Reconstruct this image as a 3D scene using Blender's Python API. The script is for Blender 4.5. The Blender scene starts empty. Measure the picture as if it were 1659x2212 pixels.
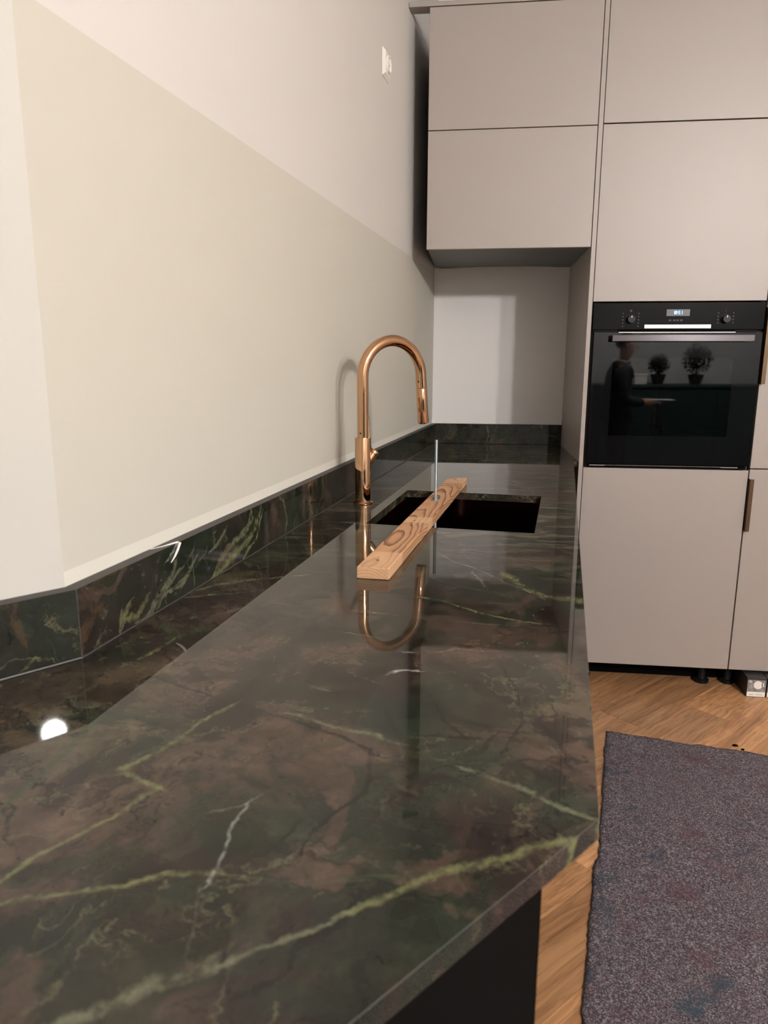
import bpy, bmesh, math, random
import numpy as np
from mathutils import Vector, Matrix
random.seed(7)
S = bpy.context.scene
COL = S.collection

# ------------------------------------------------------------------ camera
def make_camera():
    cam = bpy.data.cameras.new('camera'); o = bpy.data.objects.new('camera', cam); COL.objects.link(o)
    yaw, pitch, roll = -0.1199, -0.2050, 0.0031
    cy, sy, cp, sp = math.cos(yaw), math.sin(yaw), math.cos(pitch), math.sin(pitch)
    fwd = Vector((sy * cp, cy * cp, sp)); right = Vector((cy, -sy, 0)); up = right.cross(fwd)
    r = right * math.cos(roll) + up * math.sin(roll); u = -right * math.sin(roll) + up * math.cos(roll)
    m = Matrix((r, u, -fwd)).transposed().to_4x4(); m.translation = Vector((-0.4272, -2.7803, 1.2638))
    o.matrix_world = m
    cam.sensor_fit = 'HORIZONTAL'; cam.sensor_width = 7.3
    cam.lens = 7.3 * 1552.9 / 1659.0
    cam.clip_start = 0.02; cam.clip_end = 50
    cam.dof.use_dof = True; cam.dof.focus_distance = 2.1; cam.dof.aperture_fstop = 2.2
    S.camera = o
make_camera()

# ------------------------------------------------------------------ world, exposure
w = bpy.data.worlds.new('world'); S.world = w; w.use_nodes = True
w.node_tree.nodes['Background'].inputs[0].default_value = (0.9, 0.93, 1, 1)
w.node_tree.nodes['Background'].inputs[1].default_value = 0.02
S.view_settings.view_transform = 'Standard'; S.view_settings.look = 'None'
S.view_settings.gamma = 1; S.view_settings.use_curve_mapping = False
S.view_settings.exposure = 1.33
LAMP_POWER = 330.0
LAMP_RGB = (1.0, 0.965, 0.915)

# ------------------------------------------------------------------ helpers
Wx, Wy = -0.6087, 0.5889                     # back left corner of the alcove
AX = np.array([0.1229, 0.9924]); NX = np.array([0.9924, -0.1229])
def pt(t, s):                                # t off the long wall, s along it
    return (Wx + t * NX[0] + s * AX[0], Wy + t * NX[1] + s * AX[1])
S0 = -2.582
CX, CY = pt(0, S0)                           # wall corner where the wall turns
D2 = np.array([-0.634, -0.773]); D2 /= np.linalg.norm(D2)
N2 = np.array([-D2[1], D2[0]])               # into the room
MIT = 0.2877
ZC = 0.897; ZU = 0.988
XP = -0.0176

class MB:
    def __init__(s): s.v = []; s.f = []; s.mi = []
    def add(s, vs, fs, mi=0):
        b = len(s.v); s.v += [tuple(map(float, p)) for p in vs]
        for f in fs: s.f.append(tuple(b + i for i in f)); s.mi.append(mi)
        return s
    def box(s, x0, x1, y0, y1, z0, z1, mi=0):
        return s.prism([(x0, y0), (x1, y0), (x1, y1), (x0, y1)], z0, z1, mi)
    def prism(s, poly, z0, z1, mi=0):
        n = len(poly)
        vs = [(p[0], p[1], z0) for p in poly] + [(p[0], p[1], z1) for p in poly]
        fs = [tuple(reversed(range(n))), tuple(range(n, 2 * n))] + [(i, (i + 1) % n, n + (i + 1) % n, n + i) for i in range(n)]
        return s.add(vs, fs, mi)
    def hexa(s, a, b, mi=0):                 # two quads (lists of 4 points)
        return s.add(list(a) + list(b), [(3, 2, 1, 0), (4, 5, 6, 7)] + [(i, (i + 1) % 4, 4 + (i + 1) % 4, 4 + i) for i in range(4)], mi)
    def tube(s, pts, rad, n=16, mi=0, caps=True):
        pts = [Vector(p) for p in pts]
        if not hasattr(rad, '__len__'): rad = [rad] * len(pts)
        t0 = (pts[1] - pts[0]).normalized()
        ref = Vector((0, 0, 1)) if abs(t0.z) < .9 else Vector((1, 0, 0))
        u = t0.cross(ref).normalized(); vs = []; 
        for i, p in enumerate(pts):
            t = (pts[min(i + 1, len(pts) - 1)] - pts[max(i - 1, 0)])
            if t.length < 1e-9: t = t0
            t = t.normalized(); u = (u - t * u.dot(t)).normalized(); w_ = t.cross(u)
            for k in range(n):
                a = 2 * math.pi * k / n; vs.append(p + (u * math.cos(a) + w_ * math.sin(a)) * rad[i])
        fs = []
        for i in range(len(pts) - 1):
            for k in range(n): fs.append((i * n + k, i * n + (k + 1) % n, (i + 1) * n + (k + 1) % n, (i + 1) * n + k))
        if caps:
            fs.append(tuple(reversed(range(n)))); fs.append(tuple((len(pts) - 1) * n + k for k in range(n)))
        return s.add(vs, fs, mi)
    def lathe(s, cx, cy, prof, n=32, mi=0):  # prof (r,z) along z axis
        return s.tube_prof([(cx, cy, z) for r, z in prof], [r for r, z in prof], n, mi)
    def tube_prof(s, ps, rs, n, mi):
        vs = []; fs = []
        for p, r in zip(ps, rs):
            for k in range(n):
                a = 2 * math.pi * k / n; vs.append((p[0] + r * math.cos(a), p[1] + r * math.sin(a), p[2]))
        for i in range(len(ps) - 1):
            for k in range(n): fs.append((i * n + k, i * n + (k + 1) % n, (i + 1) * n + (k + 1) % n, (i + 1) * n + k))
        fs.append(tuple(reversed(range(n)))); fs.append(tuple((len(ps) - 1) * n + k for k in range(n)))
        return s.add(vs, fs, mi)
    def build(s, name, mats, parent=None, bevel=0, seg=2, smooth=True, origin=None, ang=35, sub=0):
        me = bpy.data.meshes.new(name)
        if not isinstance(mats, (list, tuple)): mats = [mats]
        if parent is not None: org = Vector(WORLD_LOC[parent.name])
        elif origin is not None: org = Vector(origin)
        else:
            a = np.array(s.v); org = Vector(((a[:, 0].min() + a[:, 0].max()) / 2, (a[:, 1].min() + a[:, 1].max()) / 2, a[:, 2].min()))
        me.from_pydata([tuple(Vector(p) - org) for p in s.v], [], s.f); me.validate()
        bm = bmesh.new(); bm.from_mesh(me); bmesh.ops.recalc_face_normals(bm, faces=bm.faces); bm.to_mesh(me); bm.free()
        for m in mats: me.materials.append(m)
        for p, i in zip(me.polygons, s.mi): p.material_index = i
        o = bpy.data.objects.new(name, me); COL.objects.link(o)
        if parent is not None: o.parent = parent; WORLD_LOC[o.name] = tuple(org)
        else: o.location = org; WORLD_LOC[o.name] = tuple(org)
        if smooth:
            for p in me.polygons: p.use_smooth = True
            me.set_sharp_from_angle(angle=math.radians(ang))
        if bevel:
            m = o.modifiers.new('bevel', 'BEVEL'); m.width = bevel; m.segments = seg; m.limit_method = 'ANGLE'; m.angle_limit = math.radians(40)
            m.harden_normals = True
        if sub:
            m = o.modifiers.new('subdivision', 'SUBSURF'); m.levels = sub; m.render_levels = sub
        return o
WORLD_LOC = {}
def thing(name, loc, label, cat, group=None):
    o = bpy.data.objects.new(name, None); COL.objects.link(o); o.location = loc; o.empty_display_size = .1
    WORLD_LOC[o.name] = tuple(loc); return tag(o, label, cat, group)
def tag(o, label=None, cat=None, group=None, kind=None):
    if label: o['label'] = label
    if cat: o['category'] = cat
    if group: o['group'] = group
    if kind: o['kind'] = kind
    return o

# ------------------------------------------------------------------ node helpers / materials
class NT:
    def __init__(s, name):
        m = bpy.data.materials.new(name); m.use_nodes = True; s.m = m; s.t = m.node_tree; s.n = s.t.nodes
        s.b = s.n['Principled BSDF']
    def new(s, typ, **kw):
        n = s.n.new(typ)
        for k, v in kw.items(): setattr(n, k, v)
        return n
    def set(s, inp, v):
        if hasattr(v, 'is_output') or isinstance(v, bpy.types.NodeSocket): s.t.links.new(v, inp)
        else:
            if isinstance(v, tuple) and len(v) == 3 and inp.type == 'RGBA': v = (*v, 1)
            inp.default_value = v
    def math(s, op, a, b=0.0, c=None, clamp=False):
        n = s.new('ShaderNodeMath', operation=op, use_clamp=clamp); s.set(n.inputs[0], a); s.set(n.inputs[1], b)
        if c is not None: s.set(n.inputs[2], c)
        return n.outputs[0]
    def mix(s, f, a, b, mode='MIX'):
        n = s.new('ShaderNodeMix', data_type='RGBA', blend_type=mode); s.set(n.inputs[0], f); s.set(n.inputs[6], a); s.set(n.inputs[7], b); return n.outputs[2]
    def ramp(s, f, stops, interp='LINEAR'):
        n = s.new('ShaderNodeValToRGB'); n.color_ramp.interpolation = interp
        while len(n.color_ramp.elements) < len(stops): n.color_ramp.elements.new(.5)
        for e, (p, c) in zip(n.color_ramp.elements, stops):
            e.position = p; e.color = (*c, 1) if hasattr(c, '__len__') else (c, c, c, 1)
        s.set(n.inputs[0], f); return n.outputs[0]
    def coord(s, kind='Object', scale=(1, 1, 1), rot=(0, 0, 0), loc=(0, 0, 0)):
        tc = s.new('ShaderNodeTexCoord'); mp = s.new('ShaderNodeMapping')
        mp.inputs['Scale'].default_value = scale; mp.inputs['Rotation'].default_value = rot; mp.inputs['Location'].default_value = loc
        s.t.links.new(tc.outputs[kind], mp.inputs[0]); return mp.outputs[0]
    def noise(s, vec, scale, detail=4, rough=.5, dist=0, out=0):
        n = s.new('ShaderNodeTexNoise'); s.t.links.new(vec, n.inputs['Vector'])
        n.inputs['Scale'].default_value = scale; n.inputs['Detail'].default_value = detail; n.inputs['Roughness'].default_value = rough; n.inputs['Distortion'].default_value = dist
        return n.outputs[out]
    def voro(s, vec, scale, feature='F1', out='Distance'):
        n = s.new('ShaderNodeTexVoronoi', feature=feature); s.t.links.new(vec, n.inputs['Vector']); n.inputs['Scale'].default_value = scale
        return n.outputs[out]
    def bump(s, h, strength=.2, dist=.002):
        n = s.new('ShaderNodeBump'); n.inputs['Strength'].default_value = strength; n.inputs['Distance'].default_value = dist
        s.t.links.new(h, n.inputs['Height']); s.t.links.new(n.outputs[0], s.b.inputs['Normal'])
    def attr(s, name, out='Color'):
        n = s.new('ShaderNodeAttribute', attribute_name=name); return n.outputs[out]
    def sep(s, v):
        n = s.new('ShaderNodeSeparateColor'); s.set(n.inputs[0], v); return n.outputs
    def sepv(s, v):
        n = s.new('ShaderNodeSeparateXYZ'); s.set(n.inputs[0], v); return n.outputs
    def addv(s, a, b, k):
        n = s.new('ShaderNodeVectorMath', operation='MULTIPLY_ADD'); s.set(n.inputs[0], b); n.inputs[1].default_value = (k, k, k); s.set(n.inputs[2], a); return n.outputs[0]
    def fin(s, col=None, rough=None, metal=None, ior=None):
        if col is not None: s.set(s.b.inputs['Base Color'], col)
        if rough is not None: s.set(s.b.inputs['Roughness'], rough)
        if metal is not None: s.set(s.b.inputs['Metallic'], metal)
        if ior is not None: s.b.inputs['IOR'].default_value = ior
        return s.m

def paint(name, col, rough=.75, bumps=.12, var=.02):
    t = NT(name); v = t.coord('Object')
    n = t.noise(v, 3, 3); c = t.mix(n, tuple(x * (1 - var) for x in col), tuple(min(1, x * (1 + var)) for x in col))
    if bumps: t.bump(t.noise(v, 160, 3, .6), bumps, .0015)
    return t.fin(c, rough)
def plain(name, col, rough=.5, metal=0., grain=.03, gs=90):
    t = NT(name); v = t.coord('Object'); n = t.noise(v, gs, 3)
    c = t.mix(n, tuple(x * (1 - grain) for x in col), tuple(min(1, x * (1 + grain)) for x in col))
    t.fin(c, rough, metal); return t.m
M = {}
M['wall_white'] = paint('wall paint off white', (.64, .610, .578))
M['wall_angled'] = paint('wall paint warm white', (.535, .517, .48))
M['wall_beige'] = paint('wall paint sage beige', (.562, .538, .472))
M['wall_band'] = paint('wall primer strip', (.67, .645, .58))
M['alcove'] = paint('alcove paint pale grey', (.80, .775, .775), bumps=.05)
M['ceiling'] = paint('ceiling white', (.84, .83, .815))
M['wall_far'] = paint('wall paint grey', (.44, .435, .43))
M['front'] = plain('taupe matt lacquer', (.36, .315, .288), .47, 0, .012, 200)
M['front'].node_tree.nodes['Principled BSDF'].inputs['Specular IOR Level'].default_value = .85
M['carcass'] = plain('dark carcass', (.03, .028, .026), .6)
M['under'] = plain('grey carcass board', (.16, .16, .155), .55)
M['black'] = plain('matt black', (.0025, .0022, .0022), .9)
M['black'].node_tree.nodes['Principled BSDF'].inputs['Specular IOR Level'].default_value = .08
M['blackplastic'] = plain('black plastic', (.008, .008, .009), .4)
M['blackplastic'].node_tree.nodes['Principled BSDF'].inputs['Specular IOR Level'].default_value = .25
M['bronze'] = plain('bronze anodised pull', (.12, .075, .042), .42, .75)
M['white_plastic'] = plain('white plastic', (.84, .81, .77), .3)
M['ovenblack'] = plain('oven black enamel', (.007, .007, .0078), .16)
M['steel'] = plain('brushed steel', (.62, .57, .56), .32, .9)
M['chrome'] = plain('chrome wire', (.75, .75, .75), .15, 1)
M['zinc'] = plain('zinc plated steel', (.46, .51, .54), .28, 1.)
M['sealant'] = plain('grey sealant', (.05, .048, .047), .35)
M['teal'] = plain('teal velvet', (.006, .03, .03), .8)
M['gunmetal'] = plain('gunmetal handle', (.16, .15, .16), .33, .85)
def copper(name, rough, col):
    t = NT(name); v = t.coord('Object'); n = t.noise(v, 25, 2)
    return t.fin(t.mix(n, col, tuple(c * .93 for c in col)), rough, 1.0)
M['rose'] = copper('polished rose gold', .055, (.66, .40, .235))
M['sinkcopper'] = copper('copper sink', .13, (.20, .085, .06))
def glass_black():
    t = NT('black oven glass'); v = t.coord('Object'); n = t.noise(v, 3, 2)
    return t.fin(t.mix(n, (.004, .004, .0045), (.005, .005, .006)), .035, 0, 1.45)
M['ovenglass'] = glass_black()
def glass_tint():
    t = NT('tinted oven window'); v = t.coord('Object'); t.noise(v, 3, 2)
    tr = t.new('ShaderNodeBsdfTransparent'); tr.inputs[0].default_value = (.32, .32, .33, 1)
    gl = t.new('ShaderNodeBsdfGlossy'); gl.inputs['Roughness'].default_value = .02
    fr = t.new('ShaderNodeFresnel'); fr.inputs[0].default_value = 1.6
    mx = t.new('ShaderNodeMixShader'); t.t.links.new(fr.outputs[0], mx.inputs[0]); t.t.links.new(tr.outputs[0], mx.inputs[1]); t.t.links.new(gl.outputs[0], mx.inputs[2])
    t.t.links.new(mx.outputs[0], t.n['Material Output'].inputs[0]); return t.m
M['tint'] = glass_tint()
def emit(name, col, st):
    t = NT(name); v = t.coord('Object'); n = t.noise(v, 5, 1)
    t.fin((.8, .8, .8), .4); t.set(t.b.inputs['Emission Color'], t.mix(n, col, tuple(c * .98 for c in col))); t.b.inputs['Emission Strength'].default_value = st
    return t.m
M['globe'] = emit('lit globe bulb', LAMP_RGB, LAMP_POWER)
M['digits'] = emit('display digits', (.06, .42, 1.0), .75)
for k_ in ('ovenblack',): M[k_].node_tree.nodes['Principled BSDF'].inputs['Specular IOR Level'].default_value = .09
M['display'] = plain('display window', (.075, .07, .085), .3)

# --- polished dark green-brown stone; vein fields come in as mesh attributes
def stone(name, polished=True, streaks=True):
    t = NT(name); tc = t.coord('Object')
    base = t.attr('stone_base')
    nz = t.noise(tc, 9, 5, .62, 0, 1)
    wv = t.addv(tc, nz, .10)                                   # warped coordinates
    wv2 = t.addv(tc, nz, .05)
    MAR, GRN, BRN, BEI = (.017, .011, .0095), (.015, .020, .0135), (.070, .046, .034), (.088, .067, .044)
    big = t.addv(tc, t.noise(tc, 4, 3, .5, 0, 1), .25)
    n1 = t.noise(big, 4.2, 7, .54, .5)
    n2 = t.noise(t.addv(big, nz, .10), 6.5, 8, .56, .8)
    n3 = t.noise(wv, 22, 7, .72)
    n4 = t.noise(t.addv(tc, nz, .14), 14, 7, .68, .8)
    c = base
    c = t.mix(t.ramp(n1, [(.53, 0.), (.575, .7)]), c, GRN)
    c = t.mix(t.ramp(n2, [(.55, 0.), (.60, .7)]), c, MAR)
    c = t.mix(t.ramp(n2, [(.39, .75), (.44, 0.)]), c, BRN)
    c = t.mix(t.ramp(n1, [(.36, .65), (.39, 0.)]), c, BEI)
    c = t.mix(t.ramp(n4, [(.36, .35), (.43, 0.)]), c, GRN)
    c = t.mix(t.ramp(n4, [(.60, 0.), (.68, .4)]), c, BEI)
    c = t.mix(1.0, c, t.ramp(n3, [(.28, .55), (.50, 1.0), (.72, 1.55)]), 'MULTIPLY')
    rdg = t.math('ABSOLUTE', t.math('SUBTRACT', t.noise(t.addv(tc, nz, .12), 6, 6, .6, .5), .5))
    c = t.mix(t.math('MULTIPLY', t.ramp(rdg, [(.0, .8), (.010, 0.)]), t.ramp(n4, [(.48, 0.), (.58, 1.)])), c, (.105, .098, .058))
    rdg2 = t.math('ABSOLUTE', t.math('SUBTRACT', t.noise(t.addv(big, nz, .1), 9, 5, .6, .3), .5))
    c = t.mix(t.math('MULTIPLY', t.ramp(rdg2, [(.0, .85), (.016, 0.)]), t.ramp(n1, [(.50, 1.), (.58, 0.)])), c, (.005, .005, .0045))
    sv = t.new('ShaderNodeMapping'); sv.inputs['Rotation'].default_value = (0, 0, .22); sv.inputs['Scale'].default_value = (2.2, 15, 6); t.t.links.new(t.addv(tc, nz, .10), sv.inputs[0])
    stn = t.noise(sv.outputs[0], 2.0, 8, .7, .3); stm = t.ramp(t.sepv(tc)[1], [(.02, 0.), (.35, 1. if streaks else 0.)])
    c = t.mix(t.math('MULTIPLY', stm, t.ramp(stn, [(.52, 0.), (.59, .9), (.63, .15)])), c, (.135, .132, .082))
    c = t.mix(t.math('MULTIPLY', stm, t.ramp(stn, [(.38, .75), (.45, 0.)])), c, (.010, .012, .008))
    cr = t.voro(wv, 9, 'DISTANCE_TO_EDGE')                     # hairline crackle
    cm = t.math('MULTIPLY', t.ramp(cr, [(.0, 1.), (.035, 0.)]), t.ramp(t.noise(tc, 5, 2), [(.48, 0.), (.62, .6)]))
    c = t.mix(cm, c, (.005, .005, .0045))
    cr2 = t.voro(t.addv(tc, nz, .16), 5.5, 'DISTANCE_TO_EDGE')
    cm2 = t.math('MULTIPLY', t.ramp(cr2, [(.0, 1.), (.018, 0.)]), t.ramp(t.noise(tc, 7, 3), [(.50, 0.), (.66, .5)]))
    c = t.mix(cm2, c, (.06, .06, .033))
    fine = t.noise(tc, 70, 5, .65); med = t.noise(tc, 26, 4, .6); hf = t.noise(tc, 120, 4, .7)
    cols = [(.120, .125, .058), (.30, .30, .28), (.0055, .0055, .005), (.105, .108, .070), (.036, .054, .026), (.055, .036, .017)]
    for g in range(4):
        o = t.sep(t.attr('vein%d' % g)); sd, wd, ci = o[0], o[1], o[2]
        jit = t.math('ADD', t.math('MULTIPLY', t.math('SUBTRACT', med, .5), t.math('ADD', t.math('MULTIPLY', wd, 1.6), .006)), t.math('MULTIPLY', t.math('SUBTRACT', hf, .5), t.math('ADD', t.math('MULTIPLY', wd, 1.6), .003)))
        d_ = t.math('ABSOLUTE', t.math('ADD', sd, jit))
        wloc = t.math('MULTIPLY', wd, t.ramp(med, [(.3, .35), (.7, 1.25)]))
        f = t.math('SUBTRACT', 1.0, t.math('DIVIDE', d_, t.math('ADD', wloc, .0002)), clamp=True)
        f = t.math('POWER', f, .75)
        f = t.math('MULTIPLY', f, t.ramp(fine, [(.36, .2), (.54, 1.)]))
        wide = t.ramp(wd, [(.006, 0.), (.012, 1.)])
        f = t.math('MULTIPLY', f, t.math('ADD', t.math('SUBTRACT', 1.0, wide), t.math('MULTIPLY', wide, t.ramp(t.noise(wv2, 60, 6, .75), [(.40, .06), (.52, 1.)]))))
        vc = t.ramp(ci, [(.0, cols[0]), (.1, cols[1]), (.3, cols[2]), (.5, cols[3]), (.7, cols[4]), (.9, cols[5])], 'CONSTANT')
        vc = t.mix(1.0, vc, t.ramp(fine, [(.3, .7), (.7, 1.3)]), 'MULTIPLY')
        c = t.mix(t.math('MULTIPLY', f, t.ramp(wd, [(.0, 0.), (.0005, 1.)])), c, vc)
    if polished: t.fin(c, t.ramp(n3, [(.3, .022), (.8, .04)]), 0, 1.43)
    else: t.fin(t.mix(.85, c, t.ramp(n3, [(.3, (.034, .030, .027)), (.8, (.062, .055, .050))])), .55)
    return t.m
M['stone'] = stone('polished stone')
M['stone_up'] = stone('polished upstand stone', True, False)
M['stone_cut'] = stone('sawn stone edge', False, False)

VCI = [.05, .2, .4, .6, .8, .95]
def vein_fields(P, veins):
    """P (n,2) points; returns 4 arrays (n,4): signed offset, half width, colour index"""
    groups = [[] for _ in range(4)]
    def mind(a, b):
        A = np.array(a[0]); B = np.array(b[0]); return np.min(np.linalg.norm(A[:, None] - B[None], axis=2))
    for k, v in enumerate(veins):
        best = max(range(4), key=lambda g: min([mind(v, u) - .5 * (v[1] + u[1]) for u in groups[g]] + [9]))
        groups[best].append(v)
    out = []
    for g in groups:
        n = len(P); bd = np.full(n, 9.0); R = np.zeros((n, 4)); R[:, 3] = 1
        for pts, wd, ty in g:
            Q = np.array(pts)
            for i in range(len(Q) - 1):
                a, b = Q[i], Q[i + 1]; e = b - a; L = np.linalg.norm(e)
                if L < 1e-6: continue
                e = e / L; r = P - a; tt = np.clip(r @ e, 0, L); q = r - tt[:, None] * e; dist = np.linalg.norm(q, axis=1)
                sg = np.sign(r[:, 0] * e[1] - r[:, 1] * e[0]); sg[sg == 0] = 1
                beyond = np.maximum(0, np.maximum(-(r @ e), (r @ e) - L))
                perp = r[:, 0] * e[1] - r[:, 1] * e[0]
                endv = (i == 0) | (i == len(Q) - 2)
                m = dist < bd
                fall = np.clip(1 - np.maximum(0, dist - .6 * wd - .004) / (.010 + wd * .6), 0, 1)
                endf = np.clip(1 - beyond / (.5 * wd + .006), 0, 1)
                R[m, 0] = np.where(beyond[m] > 0, sg[m] * dist[m], perp[m]); R[m, 1] = (.5 * wd * fall * np.where(beyond > .012, endf, 1))[m]; R[m, 2] = VCI[ty]; bd[m] = dist[m]
        out.append(R)
    return out
BC = {'br': (.076, .051, .038), 'be': (.084, .065, .043), 'gr': (.021, .029, .019), 'gd': (.013, .016, .0115), 'ma': (.023, .0150, .0130)}
def base_field(P, blobs):
    acc = np.zeros((len(P), 3)); wt = np.zeros(len(P))
    for x, y, r, c in blobs:
        k = np.exp(-((P[:, 0] - x) ** 2 + (P[:, 1] - y) ** 2) / (2 * (.75 * r) ** 2)); acc += k[:, None] * np.array(BC[c]); wt += k
    d0 = .12; acc += d0 * np.array((.040, .030, .023)); wt += d0
    R = np.ones((len(P), 4)); R[:, :3] = acc / wt[:, None]; return R
def set_attr(me, name, R):
    a = me.attributes.new(name, 'FLOAT_COLOR', 'POINT'); a.data.foreach_set('color', R.astype(np.float32).ravel())
VEINS=[
 ([(-0.749,-2.389),(-0.742,-2.384),(-0.715,-2.373),(-0.684,-2.362),(-0.661,-2.355),(-0.641,-2.343),(-0.618,-2.338),(-0.602,-2.337)],0.009,0),
 ([(-0.602,-2.337),(-0.577,-2.338),(-0.558,-2.338),(-0.513,-2.333),(-0.495,-2.33)],0.0025,3),
 ([(-0.517,-2.333),(-0.498,-2.326),(-0.474,-2.323),(-0.459,-2.32),(-0.449,-2.318)],0.005,4),
 ([(-0.662,-2.473),(-0.638,-2.46),(-0.621,-2.448),(-0.609,-2.435),(-0.593,-2.428),(-0.576,-2.417)],0.014,3),
 ([(-0.575,-2.419),(-0.567,-2.411),(-0.555,-2.401),(-0.542,-2.392),(-0.525,-2.382),(-0.513,-2.373),(-0.502,-2.361)],0.007,3),
 ([(-0.502,-2.361),(-0.484,-2.35),(-0.472,-2.341),(-0.457,-2.329),(-0.451,-2.322),(-0.431,-2.312),(-0.407,-2.304),(-0.39,-2.294),(-0.375,-2.282),(-0.353,-2.271),(-0.325,-2.264)],0.011,0),
 ([(-0.758,-2.376),(-0.756,-2.363),(-0.747,-2.338),(-0.726,-2.303),(-0.711,-2.282),(-0.692,-2.238)],0.008,0),
 ([(-0.692,-2.238),(-0.711,-2.231),(-0.736,-2.216),(-0.722,-2.188),(-0.708,-2.16),(-0.699,-2.118),(-0.677,-2.078)],0.01,0),
 ([(-0.607,-2.253),(-0.611,-2.281),(-0.608,-2.3),(-0.605,-2.32),(-0.607,-2.334),(-0.608,-2.346)],0.004,1),
 ([(-0.611,-2.353),(-0.606,-2.371),(-0.6,-2.393),(-0.598,-2.411)],0.0025,3),
 ([(-0.596,-2.234),(-0.611,-2.254),(-0.634,-2.265)],0.002,1),
 ([(-0.808,-2.284),(-0.806,-2.249),(-0.802,-2.189),(-0.806,-2.155),(-0.804,-2.129)],0.009,4),
 ([(-0.75,-2.371),(-0.739,-2.37),(-0.733,-2.37)],0.003,3),
 ([(-0.791,-2.023),(-0.745,-2.045),(-0.683,-2.072),(-0.613,-2.1),(-0.591,-2.111),(-0.554,-2.129),(-0.52,-2.149)],0.007,2),
 ([(-0.616,-2.089),(-0.608,-2.088),(-0.577,-2.104),(-0.545,-2.118),(-0.514,-2.124),(-0.49,-2.136)],0.01,3),
 ([(-0.515,-2.153),(-0.51,-2.208),(-0.513,-2.229),(-0.533,-2.258),(-0.545,-2.283),(-0.547,-2.309)],0.007,2),
 ([(-0.426,-2.174),(-0.413,-2.181),(-0.389,-2.192),(-0.367,-2.204),(-0.347,-2.222),(-0.33,-2.232),(-0.312,-2.238)],0.009,3),
 ([(-0.539,-1.315),(-0.517,-1.343),(-0.486,-1.404),(-0.454,-1.465),(-0.43,-1.49),(-0.408,-1.51),(-0.384,-1.552),(-0.359,-1.59),(-0.332,-1.625),(-0.307,-1.665)],0.008,3),
 ([(-0.535,-1.527),(-0.505,-1.56),(-0.473,-1.595),(-0.442,-1.614),(-0.417,-1.63),(-0.381,-1.647),(-0.354,-1.671)],0.004,3),
 ([(-0.335,-1.224),(-0.307,-1.253),(-0.272,-1.28),(-0.229,-1.284),(-0.204,-1.276)],0.008,3),
 ([(-0.284,-1.281),(-0.253,-1.327),(-0.224,-1.379),(-0.219,-1.404)],0.005,3),
 ([(-0.361,-1.541),(-0.338,-1.594),(-0.317,-1.63),(-0.297,-1.651),(-0.249,-1.674)],0.034,0),
 ([(-0.415,-1.534),(-0.405,-1.575),(-0.393,-1.621)],0.014,3),
 ([(-0.29,-0.666),(-0.231,-0.647),(-0.198,-0.622)],0.004,3),
 ([(-0.211,-0.723),(-0.136,-0.703)],0.005,3),
 ([(-0.241,-0.907),(-0.202,-0.933),(-0.164,-0.912)],0.006,3),
 ([(-0.709,-1.645),(-0.655,-1.679),(-0.597,-1.678),(-0.515,-1.68)],0.004,3),
 ([(-0.795,-1.717),(-0.704,-1.748),(-0.608,-1.759),(-0.515,-1.774),(-0.433,-1.79),(-0.362,-1.796),(-0.262,-1.803)],0.004,3),
 ([(-0.503,-1.685),(-0.47,-1.693),(-0.434,-1.725),(-0.397,-1.754),(-0.361,-1.77),(-0.319,-1.781)],0.008,0),
 ([(-0.516,-1.976),(-0.501,-1.963),(-0.481,-1.964)],0.008,1),
 ([(-0.506,-1.909),(-0.496,-1.909)],0.005,1),
 ([(-0.461,-1.901),(-0.438,-1.887),(-0.422,-1.892)],0.008,3),
 ([(-0.621,-1.845),(-0.592,-1.851),(-0.548,-1.864)],0.005,3),
 ([(-0.603,-2.023),(-0.584,-2.031)],0.004,3),
 ([(-0.553,-1.989),(-0.533,-2.001)],0.004,3),
 ([(-0.877,-1.718),(-0.848,-1.666),(-0.807,-1.634),(-0.745,-1.605),(-0.71,-1.589)],0.016,0),
 ([(-0.871,-1.733),(-0.803,-1.704),(-0.756,-1.679)],0.008,0),
 ([(-0.855,-1.852),(-0.823,-1.904),(-0.808,-1.882),(-0.786,-1.865)],0.022,4),
 ([(-0.844,-1.991),(-0.826,-1.942),(-0.82,-1.91)],0.014,0),
 ([(-0.858,-1.927),(-0.846,-1.92)],0.007,3),
 ([(-0.848,-1.486),(-0.808,-1.474),(-0.756,-1.453)],0.007,4),
 ([(-0.801,-1.316),(-0.752,-1.358),(-0.721,-1.377),(-0.694,-1.381)],0.003,3),
 ([(-0.72,-1.469),(-0.691,-1.491),(-0.655,-1.499)],0.003,3),
 ([(-0.724,-1.613),(-0.678,-1.618),(-0.644,-1.597)],0.003,3),
 ([(-0.682,-1.734),(-0.631,-1.748),(-0.586,-1.763)],0.004,3),
 ([(-0.772,-1.064),(-0.745,-1.038),(-0.708,-1.066)],0.005,4),
 ([(-0.381,-1.94),(-0.366,-2.014),(-0.365,-2.079),(-0.381,-2.119)],0.006,2),
 ([(-0.338,-1.987),(-0.329,-2.054),(-0.34,-2.113),(-0.328,-2.162)],0.005,2),
 ([(-0.464,-2.027),(-0.446,-2.089),(-0.427,-2.115)],0.006,2),
 ([(-0.523,-2.022),(-0.505,-2.086),(-0.486,-2.132)],0.006,2),
]
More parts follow.
